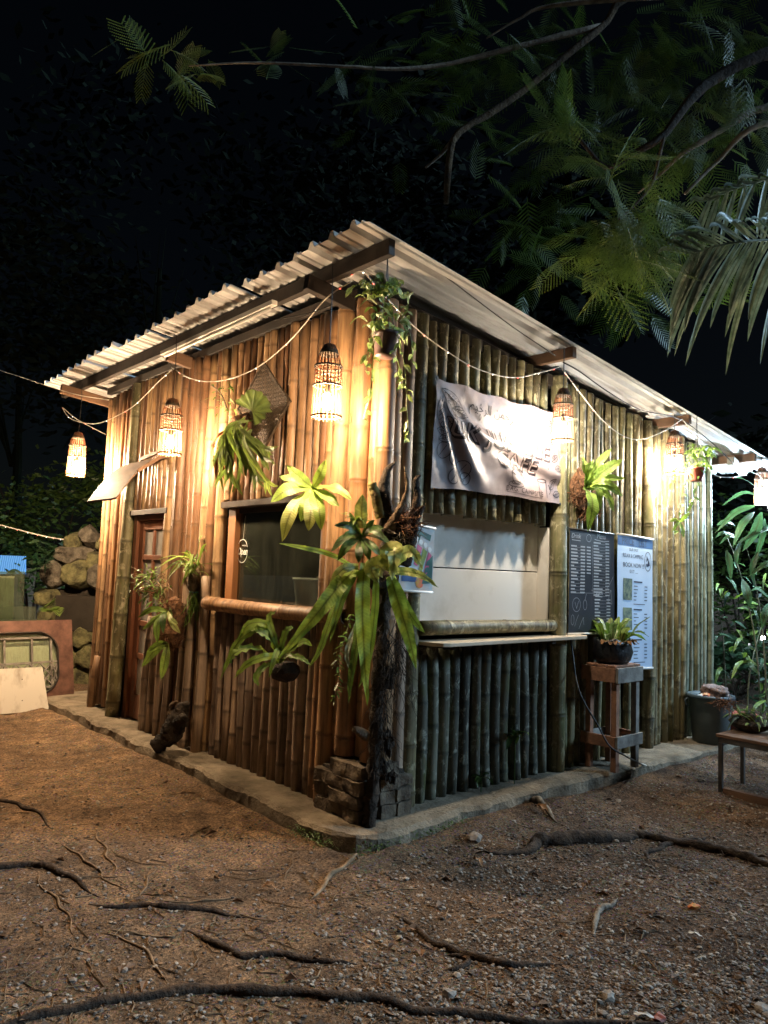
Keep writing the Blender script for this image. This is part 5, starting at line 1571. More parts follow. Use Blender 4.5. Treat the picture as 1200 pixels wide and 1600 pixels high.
while z < zt + .45:
    h = rnd(.20, .30); x = xL + rnd(-.1, .05) + max(0, (z - zb)) * .35
    while x < xR:
        w_ = rnd(.16, .40); c = V((x + w_ / 2, rnd(.0, .09), z + h / 2 + rnd(-.06, .06)))
        lim = zt + (x - xL) * .42
        if z + h * .5 < lim and not (zb - .02 > z + h / 2 > zc - .02 and x > xL + .1):
            bm = bmesh.new(); bmesh.ops.create_icosphere(bm, subdivisions=3, radius=1)
            vv = []; sd_ = rnd(0, 99)
            pl = [(V((0, -1, rnd(-.2, .2))).normalized(), rnd(.75, .95))] + [(V((math.cos(q_), rnd(-.45, .1), math.sin(q_))).normalized(), rnd(.72, 1.0)) for q_ in [k_ * 1.047 + rnd(-.4, .4) for k_ in range(6)]]
            for v in bm.verts:
                p = v.co
                k = 1.15
                for n_, d_ in pl:
                    q_ = n_.dot(p)
                    if q_ > 1e-4:
                        k = min(k, d_ / q_)
                k *= 1 + .05 * mnoise.noise(p * 2.5 + V((0, sd_, 0))) + .03 * mnoise.noise(p * 6 + V((sd_, 0, 0)))
                vv.append(Mw @ (c + V((p.x * w_ * .66, p.y * .17, p.z * h * .66)) * k))
            ff = [tuple(v.index for v in f_.verts) for f_ in bm.faces]; bm.free()
            build('stone', MB().add(vv, ff), 'stone_moss' if rnd(0, 1) < .5 else 'stone', sw, origin=Mw @ c)
        x += w_ + .012
    z += h + .01
t = thing('planter_trough', Mw @ V((xL + .7, .0, zc)), 'long dark planter trough set into the stone wall', 'planter')
build('trough', MB().box((xL + .12, -.06, zc), (xR, .115, zb - .02), Mw), 'inner_dark', t, bevel=.01)


# leaning brown panel with a shaped glazed opening
pb0, pb1 = on_ground(-75, 1118), on_ground(114, 1098)
pw_ = (pb1 - pb0); PW = pw_.length; px_ = pw_.normalized(); lean = px_.cross(V((0, 0, 1))) * -1
pup = (V((0, 0, 1)) + (hy - px_ * hy.dot(px_)).normalized() * .22).normalized(); pnr = px_.cross(pup).normalized()
PH = .93
t = thing('leaning_panel', pb0.lerp(pb1, .5), 'brown panel with a shaped lattice window leaning against the stone wall', 'panel')
def pq(x, y, o=0.0):
    return pb0 + px_ * x + pup * y + pnr * o
inner = []
cx_, cy_ = PW / 2, .46; hw, hh = PW / 2 - .17, .34
for k in range(64):
    a = 2 * math.pi * k / 64; ca, sa = math.cos(a), math.sin(a)
    x = hw * math.copysign(min(1.0, abs(ca) ** .75 * 1.02), ca); y = hh * math.copysign(min(1.0, abs(sa) ** .62 * 1.08), sa)
    inner.append((cx_ + x, cy_ + max(-hh, min(hh, y))))
outer = []
for (x, y) in inner:
    dx, dy = x - cx_, y - cy_; s_ = min((PW / 2) / max(1e-6, abs(dx)), (PH - cy_ if dy > 0 else cy_) / max(1e-6, abs(dy)))
    outer.append((cx_ + dx * s_, cy_ + dy * s_))
cor = [(0, 0), (PW, 0), (PW, PH), (0, PH)]
for c_ in cor:
    k = min(range(64), key=lambda i: (outer[i][0] - c_[0]) ** 2 + (outer[i][1] - c_[1]) ** 2); outer[k] = c_
mb = MB()
for off in (.0, .035):
    mb.v += [pq(x, y, off) for x, y in outer] + [pq(x, y, off) for x, y in inner]
for k in range(64):
    k2 = (k + 1) % 64
    mb.f += [(k, k2, 64 + k2, 64 + k), (128 + k, 192 + k, 192 + k2, 128 + k2), (64 + k, 64 + k2, 192 + k2, 192 + k), (k2, k, 128 + k, 128 + k2)]
mb.attr = [0] * len(mb.v); mb.mi = [0] * len(mb.f)
build('frame', mb, 'panel_brown', t, origin=pb0)
mb = MB().tube([pq(x, y, .036) for x, y in inner + inner[:1]], .010, 6, False)
build('bead', mb, 'dark_wood', t, origin=pb0)
mb = MB()
def pbar(x0, y0, x1, y1, w_=.022):
    mb.bar(pq(x0, y0, .02), pq(x1, y1, .02), w_, .012, pnr)
for x in (cx_ - .42, cx_ - .12, cx_ + .17, cx_ + .38):
    pbar(x, .16, x, .74)
pbar(cx_ - hw * .95, .74, cx_ + hw * .93, .74); pbar(cx_ - hw, .47, cx_ + hw, .47); pbar(cx_ - hw * .9, .2, cx_ + hw * .9, .2)
for k in range(-6, 7):
    x = cx_ + k * .13
    pbar(max(cx_ - hw, min(cx_ + hw, x - .13)), .22, max(cx_ - hw, min(cx_ + hw, x + .13)), .46, .014); pbar(max(cx_ - hw, min(cx_ + hw, x + .13)), .22, max(cx_ - hw, min(cx_ + hw, x - .13)), .46, .014)
build('lattice', mb, 'grey_wood', t, origin=pb0)
build('pane', MB().add([pq(x, y, .008) for x, y in inner], [tuple(range(64))]), 'glass_sheet', t, origin=pb0)
build('backing', MB().add([pq(.02, .02, -.03), pq(PW - .02, .02, -.03), pq(PW - .02, PH - .02, -.03), pq(.02, PH - .02, -.03)], [(0, 1, 2, 3)]), 'board_white', t, origin=pb0)

# white board leaning in front
w0, w1 = on_ground(-70, 1122), on_ground(76, 1110)
wx = (w1 - w0).normalized(); wu = (V((0, 0, 1)) + (hy - wx * hy.dot(wx)).normalized() * .32).normalized(); wnr = wx.cross(wu).normalized()
WWd = (w1 - w0).length
t = thing('white_board', w0.lerp(w1, .5), 'scuffed white board leaning low against the brown panel', 'board')
mb = MB(); q0 = [w0 + wu * 0, w1, w1 + wu * .46 - wx * .06, w0 + wu * .46]
mb.add(q0 + [p + wnr * .014 for p in q0], [(0, 1, 2, 3), (7, 6, 5, 4), (0, 4, 5, 1), (1, 5, 6, 2), (2, 6, 7, 3), (3, 7, 4, 0)])
build('sheet', mb, 'board_white', t, origin=w0)
for px, py in ((31, 1066), (33, 1094)):
    q = w0 + wx * (WWd * (.70)) + wu * (.34 if py < 1080 else .12) + wnr * .0145
    build('screw_hole', MB().lathe(q, [(.006, 0), (.005, .001), (0, .001)], 8, wnr), 'dark_wood', t, origin=q)

# stacked glass sheets and boards behind
for k, (xa, xb, ya, yb, tt, mt, lab) in enumerate(((-60, 22, 900, 1000, 9.0, 'board_white', 'pale upright board standing behind the glass sheets at the left edge'),
                                                   (-60, 38, 893, 1000, 8.9, 'glass_sheet', 'tall clear glass sheet standing at the left edge'),
                                                   (-60, 56, 948, 1000, 8.8, 'glass_sheet', 'lower clear glass sheet in front of the tall one'),
                                                   (-60, 76, 968, 1010, 8.7, 'glass_sheet', 'lowest and widest glass strip resting behind the brown panel'))):
    a, b_, c_, d_ = at(xa, yb, tt), at(xb, yb, tt), at(xb, ya, tt), at(xa, ya, tt)
    g0 = V((a.x, a.y, 0)); g1 = V((b_.x, b_.y, 0))
    th = hy * .012
    mb = MB().add([g0, g1, c_, d_, g0 + th, g1 + th, c_ + th, d_ + th], [(0, 1, 2, 3), (7, 6, 5, 4), (0, 4, 5, 1), (1, 5, 6, 2), (2, 6, 7, 3), (3, 7, 4, 0)])
    build('standing_sheet', mb, mt, origin=g0.lerp(g1, .5), label=lab, cat='sheet', group='glass and boards stacked by the stone wall')
bs0 = at(18, 880, 12.0)
t = thing('blue_sign', (bs0.x, bs0.y, 0), 'small lit blue sign panel beyond the stone wall at the left edge', 'sign')
m_, nt_, b2 = new_mat('blue_backlit'); b2.inputs['Base Color'].default_value = (.05, .2, .5, 1)
wv = nd(nt_, 'ShaderNodeTexWave'); wv.wave_type = 'RINGS'; wv.inputs['Scale'].default_value = 14; wv.inputs['Distortion'].default_value = 2
g_ = nd(nt_, 'ShaderNodeNewGeometry'); nt_.links.new(g_.outputs['Position'], wv.inputs['Vector'])
nt_.links.new(ramp(nt_, wv.outputs['Fac'], [(.2, (.03, .16, .5)), (.8, (.22, .5, .85))]), b2.inputs['Emission Color']); b2.inputs['Emission Strength'].default_value = .45
q = [at(-15, 897, 12), at(39, 897, 12), at(39, 869, 12), at(-15, 867, 12)]
build('panel', MB().add(q + [p + hy * .04 for p in q], [(0, 1, 2, 3), (7, 6, 5, 4), (0, 4, 5, 1), (1, 5, 6, 2), (2, 6, 7, 3), (3, 7, 4, 0)]), 'blue_backlit', t, origin=bs0)
build('post', MB().bar(q[0].lerp(q[1], .7) + hy * .06, V((q[0].lerp(q[1], .7).x, q[0].lerp(q[1], .7).y, -.1)) + hy * .06, .05, .05), 'metal_dark', t, origin=bs0)


# ferns by the stone wall
def frond(parent, P, w, mat, n=16, name='frond'):
    pts = catmull(P, n); mb = MB().tube(pts, [.004 * (1 - .8 * i / n) for i in range(n + 1)], 4, False)
    for i in range(2, n + 1):
        tdir = (pts[min(i + 1, n)] - pts[i - 1]).normalized(); sd = tdir.cross(V((0, 0, 1)) + TOCAM * .3).normalized()
        k = math.sin(math.pi * (i / n) ** .7) * w + .01
        for s_ in (-1, 1):
            blade(mb, pts[i], sd * s_ + tdir * .4, k, .022, .25, 3, V((0, 0, 1)) + TOCAM * .4)
    return build(name, mb, mat, parent, origin=pts[0])
f = thing('sword_fern', at(68, 893, 9.3), 'tall arching fern beside the stacked glass at the stone wall top', 'fern')
for P in ([(70, 892, 9.4), (66, 862, 9.3), (58, 845, 9.25), (44, 848, 9.2)], [(70, 892, 9.4), (72, 865, 9.3), (70, 850, 9.25), (64, 846, 9.2)], [(70, 895, 9.4), (75, 870, 9.3), (85, 858, 9.25)],
          [(40, 905, 9.2), (25, 892, 9.15), (12, 893, 9.1)], [(45, 905, 9.2), (50, 890, 9.15), (60, 888, 9.1)]):
    frond(f, [at(*p) for p in P], .13, 'leaf_bamboo')
f = thing('trough_fern', at(85, 955, 9.4), 'small bright fern sprouting from the dark trough', 'fern')
for P in ([(80, 958, 9.5), (78, 945, 9.4), (86, 935, 9.35)], [(80, 958, 9.5), (82, 950, 9.4), (92, 948, 9.35)], [(78, 960, 9.5), (70, 950, 9.4), (66, 955, 9.35)], [(84, 955, 9.5), (90, 950, 9.4), (93, 962, 9.35)]):
    frond(f, [at(*p) for p in P], .08, 'leaf_fern', 12)


# ================================================================== shrubs, bamboo, palm, trees
def leaf_cloud(mb, c, R, n, size, clumps=12, flat=.5, w=.42):
    c = V(c); cl = [V((rnd(-1, 1), rnd(-1, 1), rnd(-1, 1))) for _ in range(clumps)]
    for i in range(n):
        k = random.choice(cl); p = k + V((random.gauss(0, .25), random.gauss(0, .25), random.gauss(0, .22)))
        p = c + V((p.x * R[0], p.y * R[1], p.z * R[2])); ln = rnd(*size)
        d = rand_dir(-.7, .5); nr = rand_dir(.1, 1)
        sd = d.cross(nr).normalized() * ln * w * .5
        mb.add([p, p + d * ln * .45 - sd, p + d * ln, p + d * ln * .45 + sd], [(0, 1, 2, 3)])


def shrub(name, c, R, n, size, mat, label, cat='shrub', group=None, trunk=True):
    c = V(c); base = V((c.x, c.y, -.05))
    f = thing(name, base, label, cat, group)
    mb = MB(); leaf_cloud(mb, c, R, n, size)
    build('foliage' if cat == 'shrub' else 'crown', mb, mat, f, origin=base, kind='stuff')
    mb = MB()
    if cat == 'tree':
        mb.tube(catmull([base, base.lerp(c, .5) + V((rnd(-.2, .2), rnd(-.2, .2), 0)), c], 8), [.16 - .014 * k for k in range(9)], 8)
    for k in range(6):
        q = c + V((rnd(-.6, .6) * R[0], rnd(-.6, .6) * R[1], rnd(-.2, .6) * R[2]))
        b0 = base if cat != 'tree' else base.lerp(c, .6)
        mb.tube(catmull([b0 + V((rnd(-.05, .05), rnd(-.05, .05), 0)), b0.lerp(q, .5) + V((rnd(-.1, .1), rnd(-.1, .1), .1)), q], 6), [.03, .027, .024, .02, .015, .01, .005], 6)
    build('trunk' if cat == 'tree' else 'stems', mb, 'leaf_far' if cat == 'tree' else 'bark_dark', f, origin=base)
    return f


random.seed(41)
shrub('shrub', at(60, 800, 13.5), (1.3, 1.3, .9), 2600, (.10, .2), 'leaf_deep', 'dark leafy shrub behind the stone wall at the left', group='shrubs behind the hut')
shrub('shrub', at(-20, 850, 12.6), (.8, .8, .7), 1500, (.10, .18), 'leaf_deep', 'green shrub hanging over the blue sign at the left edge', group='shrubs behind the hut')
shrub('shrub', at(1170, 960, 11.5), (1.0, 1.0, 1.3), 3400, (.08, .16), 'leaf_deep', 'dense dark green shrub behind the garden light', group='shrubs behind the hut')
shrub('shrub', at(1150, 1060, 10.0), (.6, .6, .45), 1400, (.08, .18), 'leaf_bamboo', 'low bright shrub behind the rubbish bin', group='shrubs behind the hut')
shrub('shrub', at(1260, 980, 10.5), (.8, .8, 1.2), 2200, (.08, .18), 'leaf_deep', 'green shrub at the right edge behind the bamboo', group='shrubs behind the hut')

# leafy bamboo clump beyond the end of the hut
bb = on_ground(1175, 1150) ; bb = V((5.6, -.1, 0))
f = thing('bamboo_clump', bb, 'clump of long-leaved young bamboo beyond the end of the hut', 'bamboo')
def lance(parent, P, w, mat='leaf_bamboo'):
    pts = [at(*p) for p in P]
    return build('leaf', strap_leaf(MB(), pts, w, V((0, 0, 1)) + TOCAM * .8 + rand_dir() * .5, 8, .15, .02, 6, .15, .35), mat, parent, origin=pts[0], smooth=True, attr='rib')
stems = [[(1190, 1130, 8.0), (1180, 1000, 8.0), (1155, 890, 7.9), (1132, 830, 7.9)], [(1200, 1130, 8.0), (1192, 990, 7.9), (1178, 900, 7.9), (1165, 850, 7.8)], [(1168, 1120, 8.3), (1172, 1050, 8.2), (1195, 960, 8.2), (1215, 900, 8.1)],
         [(1135, 1120, 8.2), (1130, 1000, 8.2), (1122, 950, 8.2)], [(1215, 1130, 7.9), (1210, 900, 7.8), (1195, 760, 7.9), (1170, 735, 7.8)]]
for P in stems:
    pts = catmull([at(*p) for p in P], 16)
    pts[0].z = -.02
    build('cane', MB().tube(pts, [.011 - .0005 * k for k in range(17)], 6), 'bamboo_green', f, origin=pts[0], smooth=True)
for P, w in (([(1180, 760, 7.75), (1160, 748, 7.7), (1135, 746, 7.7)], .05), ([(1185, 775, 7.75), (1160, 770, 7.7), (1128, 790, 7.7)], .05), ([(1180, 790, 7.7), (1150, 800, 7.65), (1118, 832, 7.65)], .07),
             ([(1178, 800, 7.7), (1160, 820, 7.6), (1145, 855, 7.6)], .085), ([(1190, 800, 7.7), (1180, 830, 7.6), (1160, 862, 7.6)], .1), ([(1195, 810, 7.7), (1190, 840, 7.6), (1178, 880, 7.6)], .075),
             ([(1215, 820, 7.7), (1185, 830, 7.6), (1150, 850, 7.6)], .07), ([(1120, 820, 7.8), (1135, 815, 7.75), (1150, 822, 7.75)], .055), ([(1118, 840, 7.8), (1130, 832, 7.75), (1148, 836, 7.75)], .05),
             ([(1125, 850, 7.8), (1138, 838, 7.7), (1155, 840, 7.7)], .05), ([(1160, 905, 7.7), (1168, 930, 7.6), (1172, 950, 7.6)], .09), ([(1175, 915, 7.6), (1190, 925, 7.5), (1215, 945, 7.5)], .09),
             ([(1205, 940, 7.6), (1195, 960, 7.5), (1190, 985, 7.5)], .075), ([(1135, 860, 7.7), (1140, 880, 7.65), (1142, 908, 7.65)], .07), ([(1210, 790, 7.7), (1205, 830, 7.6), (1215, 870, 7.6)], .08),
             ([(1160, 840, 7.7), (1150, 870, 7.6), (1153, 900, 7.6)], .05), ([(1185, 860, 7.6), (1175, 890, 7.55), (1180, 920, 7.55)], .06), ([(1225, 880, 7.6), (1200, 880, 7.5), (1170, 900, 7.5)], .06)):
    lance(f, P, w)
for i in range(70):
    a = (rnd(1122, 1225), rnd(880, 1110), rnd(7.7, 8.4)); dx, dy = rnd(-28, 28), rnd(-15, 35)
    lance(f, [a, (a[0] + dx * .5, a[1] + dy * .35 - 3, a[2] - .1), (a[0] + dx, a[1] + dy, a[2] - .15)], rnd(.025, .055), random.choice(['leaf_bamboo', 'leaf_mid']))

# palm frond reaching in from the right
random.seed(52)
pt = V((6.2, -4.4, 0))
f = thing('palm_tree', pt, 'palm with long drooping leaflets reaching in at the right edge', 'palm')
ptop = at(1560, 420, 5.6)
build('trunk', MB().tube(catmull([(ptop.x, ptop.y, -.1), (ptop.x + .1, ptop.y, 1.6), ptop], 14), [.15 - .003 * k for k in range(15)], 12, jit=.05), 'bark', f, origin=(ptop.x, ptop.y, 0), smooth=True)
def palm_frond(P, lens, droop, wmul=1.0, nl=34, dirs=(-1, 1)):
    pts = catmull(P, nl)
    r_ = build('rachis', MB().tube(pts, [.016 * (1 - .75 * i / nl) for i in range(nl + 1)], 6), 'leaf_palm', f, origin=pts[0], smooth=True)
    for i in range(3, nl + 1):
        tdir = (pts[min(i + 1, nl)] - pts[i - 1]).normalized()
        sdv = tdir.cross(TOCAM).normalized()
        for s_ in dirs:
            ln = lens * (.55 + .45 * math.sin(math.pi * (i / nl) ** .8)) * rnd(.75, 1.2) * (1.15 if s_ * sdv.z < 0 else .62)
            d = (sdv * s_ + tdir * rnd(.75, 1.25) + TOCAM * rnd(-.2, .3)).normalized()
            p = pts[i]
            q = [p, p + d * ln * .5 + V((0, 0, -.03 * droop)), p + d * ln * .85 + V((0, 0, -.22 * droop * ln)), p + d * ln + V((0, 0, -.45 * droop * ln))]
            build('leaflet', strap_leaf(MB(), q, rnd(.034, .056) * wmul, TOCAM * .8 + V((0, 0, .5)) + rand_dir() * .25, 8, .35, .01, 5, .5, .35), 'leaf_palm', f, origin=p, smooth=True, attr='rib')
palm_frond([ptop, at(1400, 360, 5.2), at(1260, 372, 4.9), at(1180, 376, 4.75), at(1125, 383, 4.7), at(1082, 396, 4.7)], .58, .75, nl=32)
palm_frond([ptop, at(1430, 250, 5.4), at(1280, 265, 5.2), at(1180, 285, 5.1), at(1110, 310, 5.1)], .36, 1.5, nl=20, dirs=(-1, 1))

# overhanging tree with feathery leaves, trunk off to the right
random.seed(63)
tb_ = V((5.2, -5.0, 0))
tree = thing('feathery_tree', tb_, 'tree with feathery twice-divided leaves hanging over the hut from the right', 'tree')
ttop = at(1700, -250, 6.2)
gnarl('trunk', [tb_ + V((0, 0, -.1)), tb_ + V((.1, .1, 1.6)), tb_.lerp(ttop, .7) + V((0, 0, 2.4)), ttop], [.22, .18, .15, .12], 'bark_pale', tree, jit=.06)
def br(P, R, mt='bark_pale'):
    return gnarl('branch', [at(*p) if not isinstance(p, V) else p for p in P], R, mt, tree, n=8, jit=.08, seg=22)
br([ttop, (1400, 30, 5.8), (1200, 83, 5.4), (1117, 123, 5.3), (1077, 157, 5.2), (1036, 212, 5.1), (990, 240, 5.1), (947, 262, 5.1), (915, 228, 5.05), (884, 194, 5.0)], [.10, .06, .045, .038, .033, .026, .020, .017, .012, .008], 'bark_dark')
br([(1038, 212, 5.1), (1030, 245, 5.05), (1018, 288, 5.0), (992, 320, 4.95), (967, 343, 4.9)], [.012, .011, .010, .008, .004], 'bark')
br([ttop, (1300, -60, 6.0), (1010, -20, 5.8), (943, 40, 5.7), (897, 77, 5.6), (833, 130, 5.5), (770, 175, 5.4), (715, 208, 5.35), (702, 250, 5.3), (697, 318, 5.3)], [.08, .05, .032, .028, .027, .025, .023, .025, .024, .020], 'bark')
br([(715, 208, 5.35), (690, 240, 5.35), (665, 262, 5.35)], [.016, .012, .008])
br([ttop, (1380, 130, 6.0), (1197, 167, 5.7), (1133, 200, 5.6), (1067, 240, 5.5), (1027, 277, 5.5), (997, 302, 5.5)], [.08, .04, .028, .024, .018, .012, .006])
br([ttop, (1390, 160, 5.7), (1193, 193, 5.4), (1120, 253, 5.4), (1070, 303, 5.3)], [.07, .035, .022, .016, .008])
br([(943, 40, 5.7), (820, 70, 5.6), (700, 100, 5.5), (620, 108, 5.4), (540, 104, 5.3), (400, 98, 5.2), (295, 103, 5.1)], [.025, .02, .016, .013, .011, .008, .004])
br([(1100, -10, 5.5), (870, 8, 5.5), (810, 30, 5.5), (760, 60, 5.5)], [.02, .015, .01, .005])

# one twice-divided leaf, shared by all copies
me_leaf = {}
def bipinnate(npair, nleaf, Lp):
    mb = MB(); N = npair
    path = [V((i / N, 0, -.16 * (i / N) ** 2)) for i in range(N + 1)]
    mb.tube(path, [.010 * (1 - .7 * i / N) for i in range(N + 1)], 4, False)
    for i in range(1, N + 1):
        u = i / N
        ln = Lp * (.55 + .45 * math.sin(math.pi * min(1, u * .9 + .12))) if u < .96 else Lp * .6
        for s_ in (-1, 1):
            d = V((.55 + .25 * u, s_ * .85, -.10)).normalized()
            p = path[i]; pts = [p + d * ln * k / 5 + V((0, 0, -.16 * ln * (k / 5) ** 2)) for k in range(6)]
            mb.tube(pts, [.004] * 6, 3, False)
            for k in range(nleaf):
                v_ = (k + .8) / nleaf; q = p + d * ln * v_ + V((0, 0, -.16 * ln * v_ ** 2))
                sd = V((-d.y, d.x, 0)).normalized(); l2 = .021 * (1 - .35 * abs(v_ - .45)); w2 = .85 * ln / nleaf * .5
                for e_ in (-1, 1):
                    dd = (sd * e_ + d * .45).normalized() * l2
                    mb.add([q - d * w2 * .55, q + d * w2 * .55, q + dd + d * w2 * .4, q + dd - d * w2 * .4], [(0, 1, 2, 3)])
    me = bpy.data.meshes.new('feather_leaf'); me.from_pydata([tuple(v) for v in mb.v], [], mb.f); me.materials.append(MATS['leaf_canopy'])
    return me
ml = [bipinnate(13, 14, .40), bipinnate(11, 13, .44), bipinnate(16, 14, .36), bipinnate(9, 12, .5)]
crown = bpy.data.objects.new('crown', None); COL.objects.link(crown); crown.parent = tree; crown.location = ttop - tb_
far_mb = MB()
def simple_leaf(M, np_=12):
    for i in range(1, np_ + 1):
        u = i / np_; ln = .4 * (.55 + .45 * math.sin(math.pi * min(1, u * .9 + .12)))
        for s_ in (-1, 1):
            d = V((.6 + .25 * u, s_ * .85, -.1)).normalized() * ln; p = V((u, 0, -.16 * u * u)); e = V((.016, 0, 0)); m_ = d * .55 + V((0, 0, -.02))
            far_mb.add([M @ (p - e), M @ (p + e), M @ (p + m_ + e * 1.3), M @ (p + m_ - e * 1.3), M @ (p + d - V((0, 0, .05)))], [(0, 1, 2, 3), (3, 2, 4)])
    far_mb.add([M @ V((0, -.006, 0)), M @ V((0, .006, 0)), M @ V((1, 0, -.16))], [(0, 1, 2)])
cnt = 0
def leaf_at(p, d, s, near):
    global cnt
    d = V(d).normalized(); nr = (V((0, 0, 1)) + TOCAM * .9 + rand_dir() * .6); sd = nr.cross(d).normalized(); nr = d.cross(sd).normalized()
    M = Matrix((d, sd, nr)).transposed().to_4x4() @ Matrix.Diagonal((s, s * rnd(.8, 1.15), s * rnd(-.5, 1.6), 1))
    if near and cnt < 280:
        o = bpy.data.objects.new('feather_leaf', ml[cnt % 4]); COL.objects.link(o); o.parent = crown
        M.translation = V(p) - ttop; o.matrix_basis = M; cnt += 1
    else:
        M.translation = V(p); simple_leaf(M)
def cluster(px, py, t, n, s, down=.45, jx=12, near=True):
    for k in range(n):
        a = rnd(0, 2 * math.pi)
        d = RT * math.cos(a) * 1.0 + UP * (math.sin(a) * .7 - down) + FW * rnd(-.5, .4)
        leaf_at(at(px + random.gauss(0, jx), py + random.gauss(0, jx * .8), t + random.gauss(0, .15)), d, s * rnd(.6, 1.15), near)
cluster(985, 345, 4.85, 20, .36, .7, 24)
cluster(1025, 330, 4.9, 14, .36, .6, 24)
cluster(955, 385, 4.9, 16, .34, .8, 22)
cluster(1010, 400, 4.9, 12, .32, .8, 22)
cluster(890, 215, 5.0, 16, .34, .35, 20)
cluster(955, 260, 5.05, 14, .32, .4, 22)
cluster(890, 175, 5.1, 4, .26, .1, 10)
for (px, py, t, n, s, j) in ((1050, 190, 5.4, 14, .34, 40), (1130, 130, 5.5, 14, .34, 42), (960, 120, 5.7, 14, .34, 45), (1060, 60, 5.8, 12, .36, 45), (870, 60, 5.8, 12, .34, 45), (780, 90, 5.7, 12, .34, 42),
                             (1180, 40, 5.5, 10, .36, 45), (1180, 230, 5.6, 10, .34, 35), (420, 95, 5.3, 7, .28, 22), (300, 105, 5.1, 10, .32, 22), (225, 90, 5.1, 7, .30, 18), (560, 110, 5.4, 8, .30, 30)):
    cluster(px, py, t, n, s, .4, j)
for (px, py, t, n, s, j) in ((1050, 150, 6.2, 40, .34, 80), (930, 80, 6.3, 40, .34, 80), (800, 60, 6.2, 34, .34, 70), (700, 110, 5.9, 22, .32, 50), (620, 150, 6.0, 18, .32, 45), (1150, 60, 6.2, 34, .36, 60), (820, 230, 6.3, 24, .34, 55),
                             (700, 30, 6.0, 16, .34, 45), (900, 320, 6.4, 34, .34, 55), (840, 400, 6.8, 26, .34, 45), (980, 460, 6.6, 26, .34, 45), (1100, 260, 6.0, 30, .34, 55), (1080, 420, 6.2, 20, .34, 45), (1000, 200, 5.9, 24, .32, 60)):
    cluster(px, py, t, n, s, .4, j, False)
build('leaf_mass', far_mb, 'leaf_canopy', crown, kind='stuff')

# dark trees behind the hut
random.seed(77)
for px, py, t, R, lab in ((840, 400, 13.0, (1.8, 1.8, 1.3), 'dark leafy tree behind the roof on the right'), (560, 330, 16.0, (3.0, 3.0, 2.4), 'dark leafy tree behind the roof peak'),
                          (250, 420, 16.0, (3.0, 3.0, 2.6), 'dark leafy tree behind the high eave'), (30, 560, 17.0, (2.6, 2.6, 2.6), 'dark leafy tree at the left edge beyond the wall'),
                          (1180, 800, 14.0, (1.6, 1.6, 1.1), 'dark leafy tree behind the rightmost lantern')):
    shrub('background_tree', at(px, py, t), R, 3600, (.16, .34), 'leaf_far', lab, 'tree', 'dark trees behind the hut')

# ================================================================== roots and litter on the earth
random.seed(85)
def gz(p, up=0.0):
    return V((p[0], p[1], ground_h(p[0], p[1]) + up))
def root(P, R, label, mt='root_bark', sink=.5):
    R = [r * .9 for r in R]
    pts = catmull([V((x, y, 0)) for x, y in P], 44); k = len(R) - 1
    rad = []; out = []
    for i, p in enumerate(pts):
        u = i / 44 * k; a = min(int(u), k - 1); r = (R[a] + (R[a + 1] - R[a]) * (u - a)) * (1 + .30 * mnoise.noise(p * 6) + .22 * mnoise.noise(p * 19))
        p = p + V((mnoise.noise(p * 5), mnoise.noise(p * 5 + V((7, 0, 0))), 0)) * .05
        e_ = min(1.0, .25 + i / 9, .25 + (44 - i) / 9); r *= e_
        rad.append(r); out.append(V((p.x, p.y, ground_h(p.x, p.y) + r * (1 - sink) - .25 * r * (1 + mnoise.noise(p * 2.2 + V((3, 3, 0)))))))
    return build('surface_root', MB().tube(out, rad, 10, True, jit=.2), mt, origin=out[0], smooth=True, label=label, cat='root', group='tree roots on the earth')
root([(-2.45, -.62), (-2.22, -.66), (-1.98, -.71), (-1.78, -.736), (-1.56, -.855), (-1.34, -1.05), (-1.12, -1.32), (-.91, -1.575), (-.73, -1.78), (-.48, -2.0), (-.2, -2.2)], [.010, .014, .019, .022, .024, .023, .021, .018, .016, .015], 'thick dark root running right across the bottom of the picture')
root([(-1.35, -.39), (-1.30, -.645), (-1.168, -.83), (-1.046, -.977), (-.936, -1.126)], [.012, .019, .02, .018, .008], 'dark root slanting below the middle of the trampled earth')
root([(-1.618, .071), (-1.435, -.041), (-1.27, -.233), (-1.077, -.453)], [.009, .016, .02, .010], 'short dark root left of centre on the bare earth')
root([(-1.95, .9), (-1.858, .811), (-1.654, .651), (-1.567, .431), (-1.518, .137)], [.02, .022, .02, .016, .008], 'dark root entering from the left edge')
root([(-1.6, 2.3), (-1.476, 2.038), (-1.391, 1.64), (-1.396, 1.195)], [.012, .016, .014, .006], 'thin root at the left edge nearest to the white board')
root([(.351, -.584), (.494, -.749), (.72, -.735), (.819, -.732), (1.009, -.829), (1.279, -.927), (1.482, -1.03)], [.012, .02, .03, .045, .05, .045, .03], 'thick gnarled root in front of the serving counter')
root([(1.35, -.95), (1.482, -1.03), (1.562, -1.2), (1.595, -1.424), (1.604, -1.715), (1.55, -2.0)], [.028, .034, .038, .036, .03, .02], 'thick brown root running out to the right edge')
root([(1.16, -1.2), (1.3, -1.17), (1.585, -1.188), (1.878, -1.255)], [.012, .02, .018, .008], 'forked root crossing near the right edge')
root([(-.518, -.874), (-.553, -1.16), (-.538, -1.333), (-.436, -1.491), (-.278, -1.633)], [.014, .018, .02, .018, .008], 'bent root in the middle of the gravel')
root([(-.6, -1.28), (-.55, -1.33), (-.62, -1.38), (-.70, -1.36)], [.012, .014, .012, .006], 'short side root joining the bent root')
root([on_ground(820, 1250)[:2], on_ground(845, 1262)[:2], on_ground(872, 1290)[:2]], [.018, .022, .012], 'pale broken root stub near the slab edge', 'bark_pale', .1)
